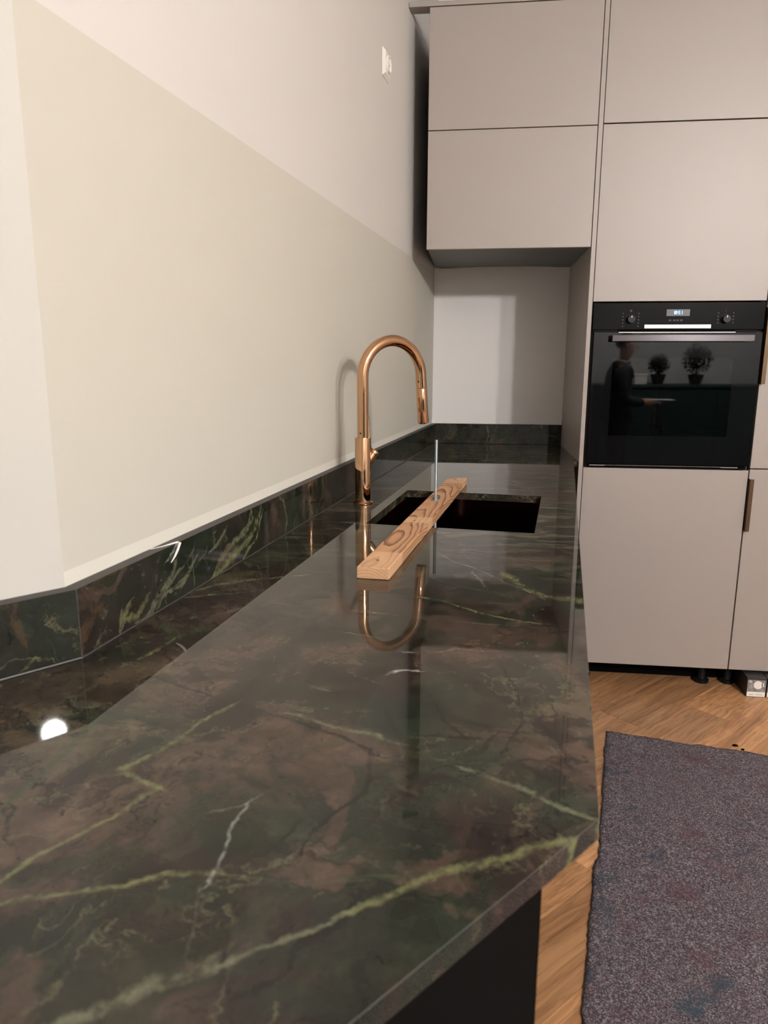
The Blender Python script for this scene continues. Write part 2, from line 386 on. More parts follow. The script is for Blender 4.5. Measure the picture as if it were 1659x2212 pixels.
UPV=[
 ([(-2.427,0.904),(-2.392,0.927),(-2.369,0.94),(-2.354,0.956)],0.0175,3),
 ([(-2.41,0.901),(-2.393,0.916),(-2.349,0.923),(-2.321,0.926)],0.00625,3),
 ([(-2.377,0.968),(-2.354,0.98),(-2.339,0.99)],0.00625,1),
 ([(-2.507,0.903),(-2.503,0.917),(-2.499,0.929)],0.0075,3),
 ([(-2.498,0.911),(-2.49,0.926),(-2.479,0.934)],0.015,0),
 ([(-2.484,0.911),(-2.464,0.91),(-2.447,0.919),(-2.436,0.927)],0.01375,0),
 ([(-2.444,0.902),(-2.429,0.905),(-2.418,0.913)],0.015,3),
 ([(-2.462,0.902),(-2.43,0.899)],0.0075,3),
 ([(-2.208,0.903),(-2.156,0.919),(-2.109,0.924),(-2.072,0.933)],0.0125,0),
 ([(-2.169,0.939),(-2.131,0.944),(-2.081,0.964),(-2.071,0.987)],0.0125,3),
 ([(-2.051,0.921),(-2.036,0.943),(-2.019,0.969)],0.01,0),
 ([(-2.339,0.913),(-2.314,0.93),(-2.289,0.948)],0.0075,3),
 ([(-2.381,0.926),(-2.347,0.943)],0.01,3),
 ([(-2.181,0.972),(-2.203,0.958),(-2.238,0.947)],0.00875,3),
 ([(-2.3,0.901),(-2.297,0.913),(-2.301,0.942),(-2.299,0.96),(-2.292,0.97)],0.005,3),
 ([(-2.299,0.963),(-2.324,0.948),(-2.353,0.938)],0.005,3),
 ([(-2.314,0.933),(-2.339,0.919),(-2.372,0.918)],0.00875,3),
 ([(-2.254,0.951),(-2.243,0.967),(-2.226,0.973)],0.003125,3),
 ([(-2.29,0.936),(-2.261,0.946)],0.00375,3),
 ([(-2.229,0.899),(-2.187,0.907),(-2.141,0.918),(-2.093,0.927),(-2.058,0.944),(-2.03,0.967),(-2.024,0.988)],0.01875,0),
 ([(-2.243,0.897),(-2.207,0.919),(-2.154,0.939),(-2.107,0.945)],0.01125,0),
 ([(-2.111,0.9),(-2.086,0.911),(-2.051,0.924)],0.00875,0),
 ([(-2.071,0.994),(-2.064,0.967),(-2.091,0.952)],0.01,0),
 ([(-1.997,0.927),(-1.975,0.96),(-1.935,0.983)],0.00875,4),
 ([(-1.9,0.896),(-1.887,0.93),(-1.905,0.97),(-1.934,0.991)],0.015,3),
 ([(-1.745,0.974),(-1.74,0.943),(-1.723,0.909)],0.0075,3),
 ([(-1.697,0.895),(-1.654,0.936),(-1.64,0.957)],0.01,4),
 ([(-2.589,0.915),(-2.572,0.938),(-2.548,0.949)],0.0175,5),
 ([(-2.565,0.969),(-2.544,0.987),(-2.492,0.987)],0.0225,5),
 ([(-2.554,0.906),(-2.545,0.913)],0.00625,3),
 ([(-0.948,0.88),(-0.976,0.955)],0.0075,3),
 ([(-0.928,0.89),(-0.873,0.934),(-0.881,0.968)],0.00625,3),
 ([(-0.753,0.884),(-0.722,0.924)],0.00875,4),
 ([(-0.605,0.882),(-0.528,0.946)],0.005,3),
]
BLOBS=[(-0.576,-2.185,0.065,'br'),(-0.461,-1.858,0.101,'br'),(-0.697,-2.056,0.063,'br'),(-0.35,-2.012,0.068,'be'),(-0.426,-2.174,0.038,'gr'),(-0.496,-2.234,0.028,'gr'),(-0.543,-2.277,0.033,'gr'),(-0.632,-2.276,0.042,'gd'),(-0.753,-2.157,0.042,'gr'),(-0.442,-2.363,0.037,'gr'),(-0.402,-2.248,0.03,'ma'),(-0.607,-2.371,0.038,'ma'),(-0.658,-2.394,0.046,'ma'),(-0.856,-1.856,0.053,'ma'),(-0.446,-1.723,0.064,'ma'),(-0.5,-2.353,0.029,'ma'),(-0.27,-1.511,0.042,'gr'),(-0.62,-1.862,0.038,'gd'),(-0.801,-2.046,0.043,'be'),(-0.809,-2.135,0.038,'gr'),(-0.559,-2.378,0.019,'be'),(-0.506,-2.321,0.024,'be'),(-0.717,-2.305,0.051,'br'),(-0.677,-2.214,0.038,'br'),(-0.326,-2.146,0.026,'br'),(-0.385,-2.192,0.017,'be'),(-0.355,-2.216,0.024,'gr'),(-0.519,-2.424,0.039,'ma'),(-0.688,-2.435,0.034,'gd'),(-0.643,-2.44,0.033,'br'),(-0.398,-2.345,0.029,'ma'),(-0.459,-2.3,0.021,'ma'),(-0.686,-1.95,0.053,'br'),(-0.364,-1.774,0.04,'ma'),(-0.544,-1.947,0.046,'br'),(-0.489,-2.095,0.034,'gr'),(-0.444,-2.012,0.027,'gr'),(-0.873,-1.959,0.03,'gd'),(-0.806,-1.748,0.043,'ma'),(-0.752,-1.617,0.04,'ma'),(-0.24,-1.243,0.08,'gd'),(-0.434,-1.575,0.056,'gd'),(-0.705,-1.116,0.067,'gd'),(-0.36,0.363,0.202,'gd')]
# ================================================================== STRUCTURE
ZCEIL = 2.78
XR, YF, XL = 3.3, -5.3, -2.7
kL = (XL - CX) / D2[0]; FX, FY = XL, CY + D2[1] * kL       # far end of the angled wall
def struct(o): o['kind'] = 'structure'; return o
def wall_strip(mb, p, q, nrm, z0, z1, mi, th=.12):
    a = [(p[0], p[1], z0), (q[0], q[1], z0), (q[0] - nrm[0] * th, q[1] - nrm[1] * th, z0), (p[0] - nrm[0] * th, p[1] - nrm[1] * th, z0)]
    mb.hexa(a, [(x, y, z1) for x, y, z in a], mi)
mb = MB()
for z0, z1, mi in ((0, ZU, 0), (ZU, 1.007, 2), (1.007, 1.657, 1), (1.657, ZCEIL, 0)):
    wall_strip(mb, pt(0, S0), pt(0, 0), NX, z0, z1, mi)
struct(mb.build('wall_left', [M['wall_white'], M['wall_beige'], M['wall_band']]))
mb = MB(); wall_strip(mb, (FX, FY), (CX, CY), N2, 0, ZCEIL, 0); struct(mb.build('wall_left_angled', M['wall_angled']))
mb = MB(); wall_strip(mb, (Wx - .1, Wy), (XR + .12, Wy), (0, -1), 0, ZCEIL, 0); struct(mb.build('wall_back', M['alcove']))
mb = MB(); wall_strip(mb, (XR, Wy), (XR, YF), (-1, 0), 0, ZCEIL, 0); struct(mb.build('wall_right', M['wall_far']))
mb = MB(); wall_strip(mb, (XR + .12, YF), (XL - .12, YF), (0, 1), 0, ZCEIL, 0); struct(mb.build('wall_front', M['wall_far']))
mb = MB(); wall_strip(mb, (XL, YF), (XL, FY + .1), (1, 0), 0, ZCEIL, 0); struct(mb.build('wall_side', M['wall_far']))
mb = MB(); mb.box(XL - .12, XR + .12, YF - .12, Wy + .12, ZCEIL, ZCEIL + .1); struct(mb.build('ceiling', M['ceiling']))

def oak():
    t = NT('oiled oak plank'); tc = t.coord('Object', rot=(0, 0, -math.radians(46.4)))
    inf = t.new('ShaderNodeObjectInfo'); rnd = inf.outputs['Random']
    cmb = t.new('ShaderNodeCombineXYZ'); t.set(cmb.inputs[0], t.math('MULTIPLY', rnd, 37.)); t.set(cmb.inputs[1], t.math('MULTIPLY', rnd, 11.)); t.set(cmb.inputs[2], t.math('MULTIPLY', rnd, 5.))
    v = t.addv(tc, cmb.outputs[0], 1.0)
    mp = t.new('ShaderNodeMapping'); mp.inputs['Scale'].default_value = (1.2, 14, 1); t.t.links.new(v, mp.inputs[0])
    warp = t.noise(v, 2.2, 3, .5, 0, 1)
    mpv = t.addv(mp.outputs[0], warp, .9)
    g1 = t.noise(mpv, 1.6, 6, .6, 1.2); g2 = t.noise(mpv, 7, 5, .65)
    wav = t.new('ShaderNodeTexWave', wave_type='BANDS', bands_direction='Y'); t.t.links.new(mpv, wav.inputs[0]); wav.inputs['Scale'].default_value = 1.1; wav.inputs['Distortion'].default_value = 6; wav.inputs['Detail'].default_value = 3
    c = t.ramp(g1, [(.3, (.24, .112, .048)), (.5, (.42, .216, .099)), (.72, (.54, .305, .150))])
    c = t.mix(t.ramp(wav.outputs[1], [(.55, 0.), (.95, .25)]), c, (.24, .115, .05))
    c = t.mix(t.ramp(g2, [(.34, .6), (.5, 0.)]), c, (.13, .06, .026))
    br = t.math('ADD', t.math('MULTIPLY', rnd, .7), .80)
    hs = t.new('ShaderNodeHueSaturation'); t.set(hs.inputs['Value'], br); t.set(hs.inputs['Color'], c); hs.inputs['Saturation'].default_value = 1.0
    kn = t.voro(t.addv(tc, cmb.outputs[0], .37), 3.0); 
    c2 = t.mix(t.ramp(kn, [(.012, .85), (.03, 0.)]), hs.outputs[0], (.05, .024, .012))
    t.bump(g2, .12, .001); return t.fin(c2, .42)
M['oak'] = oak()
UF = np.array([math.cos(math.radians(46.4)), math.sin(math.radians(46.4))]); NF = np.array([UF[1], -UF[0]])
def clip(poly, n, c):                       # keep n.p >= c
    out = []
    for i in range(len(poly)):
        p, q = poly[i], poly[(i + 1) % len(poly)]; a, b = np.dot(n, p) - c, np.dot(n, q) - c
        if a >= 0: out.append(p)
        if (a >= 0) != (b >= 0): k = a / (a - b); out.append((p[0] + (q[0] - p[0]) * k, p[1] + (q[1] - p[1]) * k))
    return out
mb = MB(); mb.prism([(Wx - .05, Wy + .02), (XR, Wy + .02), (XR, YF), (XL, YF), (FX, FY), (CX, CY)], -.06, -.0125)
M['subfloor'] = plain('subfloor', (.10, .06, .03), .8)
floor = struct(mb.build('floor', M['subfloor']))
def area(p): return .5 * abs(sum(p[i][0] * p[(i + 1) % len(p)][1] - p[(i + 1) % len(p)][0] * p[i][1] for i in range(len(p))))
def plank(poly):
    c = np.mean(np.array(poly), axis=0); n = len(poly); e = .0014
    inn = []
    for p in poly:
        d_ = np.array(p) - c; inn.append(tuple(np.array(p) - d_ / np.linalg.norm(d_) * e * 1.4))
    m_ = MB(); vs = [(*p, -.0125) for p in poly] + [(*p, -.0016) for p in poly] + [(*p, 0.) for p in inn]
    fs = [tuple(range(2 * n, 3 * n))] + [(i, (i + 1) % n, n + (i + 1) % n, n + i) for i in range(n)] + [(n + i, n + (i + 1) % n, 2 * n + (i + 1) % n, 2 * n + i) for i in range(n)]
    m_.add(vs, fs); o = m_.build('plank', M['oak'], floor, smooth=False)
    # give each board its own origin so the grain differs
    loc = Vector((c[0], c[1], 0)) - Vector(WORLD_LOC[floor.name]); o.data.transform(Matrix.Translation(-loc)); o.location = loc
rowoff = .387; PW = .1716
prng = random.Random(3)
for r in range(-32, 26):
    o0 = rowoff + r * PW + .0003; o1 = rowoff + (r + 1) * PW - .0003
    L = 1.45
    st = .178 if r == 0 else prng.uniform(0, L)
    for k in range(-6, 6):
        u0 = st + k * L + .0003; u1 = st + (k + 1) * L - .0003
        poly = [tuple(UF * u + NF * v) for u, v in ((u0, o0), (u0, o1), (u1, o1), (u1, o0))]
        for n_, c_ in (((0, -1), -(Wy - .001)), ((-1, 0), -(XR - .001)), ((1, 0), XL + .001), ((0, 1), YF + .001)):
            poly = clip(poly, n_, c_) if len(poly) > 2 else []
        if len(poly) < 3: continue
        cA = float(np.dot(NX, (CX, CY))) + .001; cB = float(np.dot(N2, (CX, CY))) + .001
        A = clip(poly, NX, cA)
        if len(A) > 2 and area(A) > 2e-4: plank(A)
        B = clip(poly, -NX, -cA)
        if len(B) > 2: B = clip(B, N2, cB)
        if len(B) > 2 and area(B) > 2e-4: plank(B)

# ================================================================== STONE WORKTOP
def grid_patch(bm, a, b, c, d, nu, nv):
    """quad a-b-c-d, a->b along u, a->d along v"""
    a, b, c, d = map(np.array, (a, b, c, d)); V = []
    for j in range(nv + 1):
        for i in range(nu + 1):
            u, v = i / nu, j / nv
            p = (1 - u) * (1 - v) * a + u * (1 - v) * b + u * v * c + (1 - u) * v * d
            V.append(bm.verts.new((p[0], p[1], p[2] if len(p) > 2 else ZC)))
    for j in range(nv):
        for i in range(nu):
            k = j * (nu + 1) + i; bm.faces.new((V[k], V[k + 1], V[k + nu + 2], V[k + nu + 1]))
TF = .640
T0, T1, T2, T3 = 0.001, .160, .545, TF
SN, SF = -1.748, -1.285                                     # sink opening near/far
def mit(t): return pt(t, S0 - t * MIT)
bm = bmesh.new()
cols = [(T0, T1, 32), (T1, T2, 76), (T2, T3, 20)]
for ta, tb, nu in cols:
    grid_patch(bm, mit(ta), mit(tb), pt(tb, SN), pt(ta, SN), nu, 190)
    if ta != T1: grid_patch(bm, pt(ta, SN), pt(tb, SN), pt(tb, SF), pt(ta, SF), nu, 60)
    fj = lambda t: pt(t, (0.0 - Wy - t * NX[1]) / AX[1])        # on the line y = 0
    grid_patch(bm, pt(ta, SF), pt(tb, SF), fj(tb), fj(ta), nu, 90)
    bk = lambda t: (fj(t)[0] + (AX[0] / AX[1]) * (Wy - .002), Wy - .002)
    def bkc(t):
        if t >= T3 - 1e-6: return (XP - .001, Wy - .002)
        x = bk(t)[0]; f = (t - T0) / (T3 - T0); return (Wx + .001 + (XP - .001 - Wx - .001) * f, Wy - .002)
    grid_patch(bm, fj(ta), fj(tb), bkc(tb), bkc(ta), nu, 50)
# little return piece where the top meets the tall panel
e0 = (0 - Wy - T3 * NX[1]) / AX[1]; pe = pt(T3, e0)
grid_patch(bm, pe, (XP - .001, .012), (XP - .001, Wy - .002), (XP - .001, Wy - .002), 4, 50)
# second leg along the angled wall
def leg(t, l): m = mit(t); return (m[0] + D2[0] * l, m[1] + D2[1] * l)
for ta, tb, nu in cols:
    grid_patch(bm, leg(ta, .6), leg(tb, .6), mit(tb), mit(ta), nu, 120)
    grid_patch(bm, leg(ta, 1.5), leg(tb, 1.5), leg(tb, .6), leg(ta, .6), nu, 40)
bmesh.ops.remove_doubles(bm, verts=bm.verts, dist=.0004)
bmesh.ops.dissolve_degenerate(bm, edges=bm.edges, dist=1e-5)
bmesh.ops.recalc_face_normals(bm, faces=bm.faces)
for f in bm.faces:
    if f.normal.z < 0: f.normal_flip()
r_ = bmesh.ops.extrude_face_region(bm, geom=list(bm.faces))
low = [g for g in r_['geom'] if isinstance(g, bmesh.types.BMVert)]
# the extruded copy becomes the top; original drops down
top = set(low)
for v in bm.verts:
    if v not in top: v.co.z -= .020
bmesh.ops.recalc_face_normals(bm, faces=bm.faces)
ed = [e for e in bm.edges if e.verts[0].co.z > ZC - .001 and e.verts[1].co.z > ZC - .001 and len(e.link_faces) == 2 and abs(e.link_faces[0].normal.z - e.link_faces[1].normal.z) > .5]
bmesh.ops.bevel(bm, geom=ed, offset=.0016, segments=1, affect='EDGES', clamp_overlap=True)
me = bpy.data.meshes.new('stone_worktop'); bm.normal_update(); bm.to_mesh(me); bm.free()
me.materials.append(M['stone']); me.materials.append(M['stone_cut'])
P = np.empty(len(me.vertices) * 3); me.vertices.foreach_get('co', P); P = P.reshape(-1, 3)
for g, R in enumerate(vein_fields(P[:, :2], VEINS)): set_attr(me, 'vein%d' % g, R)
set_attr(me, 'stone_base', base_field(P[:, :2], BLOBS))
for p in me.polygons:
    if .3 < p.normal.z < .95: p.material_index = 1
org = Vector((-.6, -1.6, ZC - .02)); me.transform(Matrix.Translation(-org))
wt = bpy.data.objects.new('stone_worktop', me); COL.objects.link(wt); wt.location = org; WORLD_LOC[wt.name] = tuple(org)
tag(wt, 'polished dark green and brown veined stone worktop bending round the wall corner', 'worktop')

# upstands: front face carries the vein grid, top is sawn
def upstand(name, p, q, nrm, veins, label, dens=.006, blobs=(), ext=(0, 0)):
    """p,q wall line points; front offset .020; ext = front corner shift along line at p and q"""
    p, q = np.array(p), np.array(q); d_ = (q - p) / np.linalg.norm(q - p); nrm = np.array(nrm); L = np.linalg.norm(q - p)
    th = .0205; z0, z1 = ZC + .0012, ZU
    fp, fq = p + nrm * th + d_ * ext[0], q + nrm * th + d_ * ext[1]; p = p + nrm * .0008; q = q + nrm * .0008
    bm = bmesh.new(); nu, nv = max(2, int(L / dens)), 14
    grid_patch(bm, (*fp, z0), (*fq, z0), (*fq, z1), (*fp, z1), nu, nv)
    grid_patch(bm, (*fp, z1), (*fq, z1), (*q, z1), (*p, z1), nu, 2)
    for a, b in ((fp, p), (fq, q)):
        bm.faces.new([bm.verts.new(v) for v in ((*a, z0), (*a, z1), (*b, z1), (*b, z0))])
    bm.faces.new([bm.verts.new(v) for v in ((*p, z0), (*q, z0), (*q, z1), (*p, z1))])
    bm.faces.new([bm.verts.new(v) for v in ((*fp, z0), (*fq, z0), (*q, z0), (*p, z0))])
    me = bpy.data.meshes.new(name); bm.normal_update()
    for f in bm.faces:
        f.material_index = 1 if abs(f.normal.z) > .9 else 0
    bmesh.ops.recalc_face_normals(bm, faces=bm.faces); bm.to_mesh(me); bm.free()
    me.materials.append(M['stone_up']); me.materials.append(M['stone_cut'])
    V = np.empty(len(me.vertices) * 3); me.vertices.foreach_get('co', V); V = V.reshape(-1, 3)
    s_ = (V[:, :2] - np.array((Wx, Wy))) @ AX if veins is UPV else (V[:, :2] - p) @ d_
    P2 = np.stack([s_, V[:, 2]], 1)
    for g, R in enumerate(vein_fields(P2, veins) if veins else [np.zeros((len(V), 4))] * 4): set_attr(me, 'vein%d' % g, R)
    set_attr(me, 'stone_base', base_field(P2, blobs))
    org = Vector(((p[0] + q[0]) / 2, (p[1] + q[1]) / 2, z0)); me.transform(Matrix.Translation(-org))
    o = bpy.data.objects.new(name, me); COL.objects.link(o); o.location = org; WORLD_LOC[o.name] = tuple(org)
    tag(o, label, 'upstand'); return o, fp, fq, d_
ub = [(-2.5, .95, .05, 'gd'), (-2.3, .95, .08, 'gd'), (-2.2, .92, .06, 'ma'), (-2.05, .95, .06, 'ma'), (-1.8, .95, .07, 'gr'), (-1.65, .95, .07, 'ma'), (-1.5, .95, .08, 'gd'), (-1., .95, .2, 'gd'), (-.5, .95, .3, 'gd'), (-2.56, .92, .05, 'ma')]
u1, f0, f1, dd = upstand('stone_upstand', pt(0, S0), pt(0, -.0215), NX, UPV, 'long dark stone upstand with yellow-green veins along the beige wall', blobs=ub, ext=(-.0205 * MIT, 0))
def bead(par, a, b, r=.0011, z=None):
    m_ = MB(); m_.tube([a, b], r, 6); m_.build('sealant_joint', M['sealant'], par)
bead(u1, (f0[0] + NX[0] * .0006, f0[1] + NX[1] * .0006, ZC + .0012), (f1[0], f1[1], ZC + .0012))
bead(u1, (f0[0], f0[1], ZC), (f0[0], f0[1], ZU), .0009)
ab = [(1.4, .95, .08, 'gd'), (1.46, .97, .05, 'ma'), (1.3, .93, .1, 'gd')]
AV = [([(1.5 - .035, .907), (1.5 - .05, .913), (1.5 - .06, .905)], .006, 0), ([(1.5 - .025, .905), (1.5 - .03, .93)], .002, 3), ([(1.5 - .06, .935), (1.5 - .065, .96)], .012, 5), ([(1.5 - .09, .91), (1.5 - .075, .92), (1.5 - .05, .915)], .004, 3)]
u2, g0, g1, dd2 = upstand('stone_upstand', leg(0.0, 1.5), (CX, CY), N2, AV, 'short stone upstand on the angled wall at the left edge of the photo', blobs=ab, ext=(0, .0205 * MIT))
bead(u2, (g0[0], g0[1], ZC + .0012), (g1[0], g1[1], ZC + .0012))
bb = [(.1, .95, .1, 'gd'), (.3, .95, .12, 'gr'), (.5, .95, .1, 'gd')]
BV = [([(.25, .90), (.262, .94), (.25, .985)], .010, 3), ([(.30, .985), (.285, .95), (.27, .90)], .006, 3), ([(.05, .9), (.07, .95), (.04, .985)], .008, 4), ([(.43, .93), (.5, .945), (.56, .935)], .006, 3)]
upstand('stone_upstand', (Wx + .0012, Wy), (XP - .001, Wy), (0, -1), BV, 'stone upstand across the back of the cooking alcove', blobs=bb)

# added white curl for a white vein and its glint at the upstand edge
c0 = pt(.0208, -2.345); c1 = pt(.0222, -2.339); c2 = pt(.0222, -2.362); c3 = pt(.012, -2.372); c4 = pt(.003, -2.392)
m_ = MB(); m_.tube([(*c4, ZU + .0006), (*c3, ZU + .0006), (*c0, ZU + .0012), (*pt(.0222, -2.340), ZU - .001), (*pt(.0224, -2.348), ZU - .010), (*pt(.0224, -2.357), ZU - .018), (*pt(.0216, -2.368), ZU - .026)], [.0004, .0007, .0016, .0022, .0020, .0016, .0004], 8)
tag(m_.build('vein_glint_curl', M['white_plastic']), 'thin white curl added for a glinting vein over the long stone upstand', 'sealant')

# ================================================================== SINK
t_ = thing('copper_sink', (*pt((T1 + T2) / 2, (SN + SF) / 2), .66), 'dark copper sink basin set under the worktop cutout', 'sink')
def quad(ta, tb, sa, sb, z): return [(*pt(ta, sa), z), (*pt(tb, sa), z), (*pt(tb, sb), z), (*pt(ta, sb), z)]
m_ = MB(); o_, i_ = .012, .004
ro = quad(T1 - i_ - o_, T2 + i_ + o_, SN - i_ - o_, SF + i_ + o_, ZC - .0215); ri = quad(T1 - i_, T2 + i_, SN - i_, SF + i_, ZC - .0215)
bo = quad(T1 + .004, T2 - .004, SN + .004, SF - .004, .68); bo2 = quad(T1 + .03, T2 - .03, SN + .03, SF - .03, .672)
vs = ro + ri + bo + bo2; fs = []
for k in range(3):
    for i in range(4): fs.append((k * 4 + i, k * 4 + (i + 1) % 4, k * 4 + 4 + (i + 1) % 4, k * 4 + 4 + i))
fs.append((12, 13, 14, 15)); m_.add(vs, fs)
b_ = m_.build('basin', M['sinkcopper'], t_, smooth=False); sm = b_.modifiers.new('thick', 'SOLIDIFY'); sm.thickness = .0015; sm.offset = 0
dc = pt((T1 + T2) / 2, (SN + SF) / 2); m_ = MB(); m_.lathe(*dc, [(.052, .674), (.055, .6765), (.045, .6775), (.04, .6755), (.01, .6765)], 28); m_.build('drain', M['sinkcopper'], t_)
m_ = MB(); m_.lathe(*dc, [(.035, .60), (.035, .668)], 20); m_.build('waste_pipe', M['blackplastic'], t_)

# ================================================================== TAP
bx, by = -.707, -.924
tp = thing('kitchen_tap', (bx, by, ZC), 'tall polished rose gold arched kitchen tap with pull-out spray head', 'tap')
m_ = MB(); m_.lathe(bx, by, [(.0255, ZC), (.0262, ZC + .002), (.0258, ZC + .005), (.0225, ZC + .0065)], 40); m_.build('base_ring', M['rose'], tp)
m_ = MB(); m_.lathe(bx, by, [(.0208, ZC + .006), (.0208, 1.0705), (.0203, 1.072), (.016, 1.0722)], 48); m_.build('column', M['rose'], tp)
PH = math.radians(42); sx, sy = math.cos(PH), math.sin(PH); R_ = .0945; zc_ = 1.320 - R_
pts = [(bx, by, 1.070), (bx, by, 1.12), (bx, by, 1.18)]
for k in range(33):
    a = math.pi * (1 - k / 32 * .990); q = R_ + R_ * math.cos(a); pts.append((bx + sx * q, by + sy * q, zc_ + R_ * math.sin(a)))
dr = (Vector(pts[-1]) - Vector(pts[-2])).normalized()
e1 = Vector(pts[-1]) + dr * .032; pts.append(tuple(e1))
m_ = MB(); m_.tube(pts, .0146, 28); nk = m_.build('neck', M['rose'], tp, ang=60)
e2 = e1 + dr * .0012; e3 = e1 + dr * .036; e4 = e1 + dr * .096
m_ = MB(); m_.tube([e1, e2], [.0128, .0128], 24); m_.build('seam_ring', M['carcass'], nk)
m_ = MB(); m_.tube([e2, e2 + dr * .001, e3, e4 - dr * .002, e4], [.0142, .0148, .0150, .0152, .0146], 28); hd = m_.build('spray_head', M['rose'], tp)
m_ = MB(); m_.tube([e4, e4 + dr * .0015], [.012, .0115], 20); m_.build('nozzle', M['blackplastic'], hd)
# button faces back to the column
bk_ = Vector((-sx, -sy, 0)).lerp(Vector((.35, -1, 0)), .35).normalized(); bk_ = (bk_ - dr * bk_.dot(dr)).normalized(); sd_ = dr.cross(bk_)
bc = e1 + dr * .045
ra = [bc + bk_ * .0145 + dr * y + sd_ * x for x, y in ((-.005, -.021), (.005, -.021), (.005, .019), (-.005, .019))]
rb = [bc + bk_ * h + dr * y + sd_ * x for x, y, h in ((-.0042, -.020, .0200), (.0042, -.020, .0200), (.0042, .018, .0162), (-.0042, .018, .0162))]
m_ = MB(); m_.hexa(ra, rb); m_.build('spray_button', M['rose'], hd, bevel=.001)
hp = e1 - dr * .018 + bk_ * .0140; m_ = MB(); m_.tube([hp, hp + bk_ * .0012], .0024, 12); m_.build('set_screw', M['blackplastic'], nk)
hp = Vector((bx - .004, by - .0140, 1.084)); m_ = MB(); m_.tube([hp, hp + Vector((0, -.0009, 0))], .0022, 12); m_.build('set_screw', M['blackplastic'], nk)
ld = Vector((.72, .45, 0)).normalized(); up45 = (ld * .62 + Vector((0, 0, .78))).normalized(); st0 = Vector((bx, by, 1.000)) + ld * .006
m_ = MB(); st1 = st0 + up45 * .046; m_.tube([st0, st0 + up45 * .036], .0135, 24); lv = m_.build('lever_hub', M['rose'], tp)
m_ = MB(); m_.tube([st0 + up45 * .0366, st0 + up45 * .0376, st1 - up45 * .002, st1], [.0128, .0137, .0137, .0125], 24); m_.build('lever_cap', M['rose'], lv)
lr0 = st0 + up45 * .040 - ld * .008; m_ = MB(); m_.tube([lr0, lr0 + Vector((-.006, .004, .03)), lr0 + Vector((-.0085, .006, .088)), lr0 + Vector((-.009, .006, .107))], [.0042, .0038, .0032, .0015], 12); m_.build('lever_rod', M['rose'], lv)

# ================================================================== BATTEN AND THREADED ROD
def pine():
    t = NT('sawn pine'); tc = t.coord('Object', rot=(0, 0, math.radians(6.9)))
    wz = t.noise(tc, 3.2, 2, .5, 0, 1); mp = t.new('ShaderNodeMapping'); mp.inputs['Scale'].default_value = (1.0, .085, .9); t.t.links.new(tc, mp.inputs[0])
    v = t.addv(mp.outputs[0], wz, .034)
    mp2 = t.new('ShaderNodeMapping'); mp2.inputs['Location'].default_value = (-.004, .012, .028); t.t.links.new(v, mp2.inputs[0])
    wv = t.new('ShaderNodeTexWave', wave_type='RINGS', rings_direction='SPHERICAL', wave_profile='SAW'); t.t.links.new(mp2.outputs[0], wv.inputs[0])
    wv.inputs['Scale'].default_value = 62; wv.inputs['Distortion'].default_value = 1.8; wv.inputs['Detail'].default_value = 2; wv.inputs['Detail Scale'].default_value = 1.5
    fb = t.noise(mp.outputs[0], 260, 4, .6)
    c = t.ramp(wv.outputs[1], [(.0, (.58, .325, .17)), (.6, (.52, .275, .138)), (.86, (.20, .085, .04)), (.97, (.16, .07, .034)), (1., (.58, .325, .17))])
    c = t.mix(t.ramp(fb, [(.35, .25), (.6, 0.)]), c, (.26, .12, .06))
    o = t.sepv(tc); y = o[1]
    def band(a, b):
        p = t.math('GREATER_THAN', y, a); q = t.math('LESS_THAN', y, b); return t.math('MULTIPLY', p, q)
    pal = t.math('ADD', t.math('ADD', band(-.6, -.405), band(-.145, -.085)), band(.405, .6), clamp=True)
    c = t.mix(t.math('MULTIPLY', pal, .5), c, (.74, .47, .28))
    t.bump(fb, .12, .0006); return t.fin(c, .55)
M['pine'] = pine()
bz0, bz1 = ZC + .0004, .918
bd = [(-.617, -1.597), (-.560, -1.601), (-.4355, -.580), (-.494, -.598)]
m_ = MB(); m_.prism(bd, bz0, bz1)
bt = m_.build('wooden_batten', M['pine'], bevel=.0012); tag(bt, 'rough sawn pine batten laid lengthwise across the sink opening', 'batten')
rx, ry = -.513, -.962
rt = thing('threaded_rod', (rx, ry, bz1), 'zinc plated threaded rod standing upright through the pine batten', 'rod')
zs = np.arange(.80, 1.073, .00062); m_ = MB(); m_.tube([(rx, ry, z) for z in zs], [.0040 if i % 2 else .00345 for i in range(len(zs))], 10); m_.build('rod', M['zinc'], rt, smooth=False)
m_ = MB(); m_.prism([(rx + .0078 * math.cos(a), ry + .0078 * math.sin(a)) for a in [math.pi / 3 * k + .2 for k in range(6)]], bz1 + .0018, bz1 + .0088); m_.build('nut', M['zinc'], rt, bevel=.0006)
m_ = MB(); m_.lathe(rx, ry, [(.0125, bz1 + .0001), (.0125, bz1 + .0014), (.0118, bz1 + .0017)], 28); m_.build('washer', M['zinc'], rt)
for hx, hy in ((-.587, -1.550), (-.547, -1.213), (-.550, -1.262), (-.469, -.622)):
    m_ = MB(); m_.lathe(hx, hy, [(.0024, bz1 - .0005), (.0024, bz1 + .0002), (.0012, bz1 + .0001)], 10); m_.build('screw_hole', M['black'], bt)

# ================================================================== CABINETS
def door(par, name, x0, x1, z0, z1, y0=0.0, mat=None):
    m_ = MB(); m_.box(x0, x1, y0, y0 + .018, z0, z1); return m_.build(name, mat or M['front'], par, bevel=.0012)
FL = .089
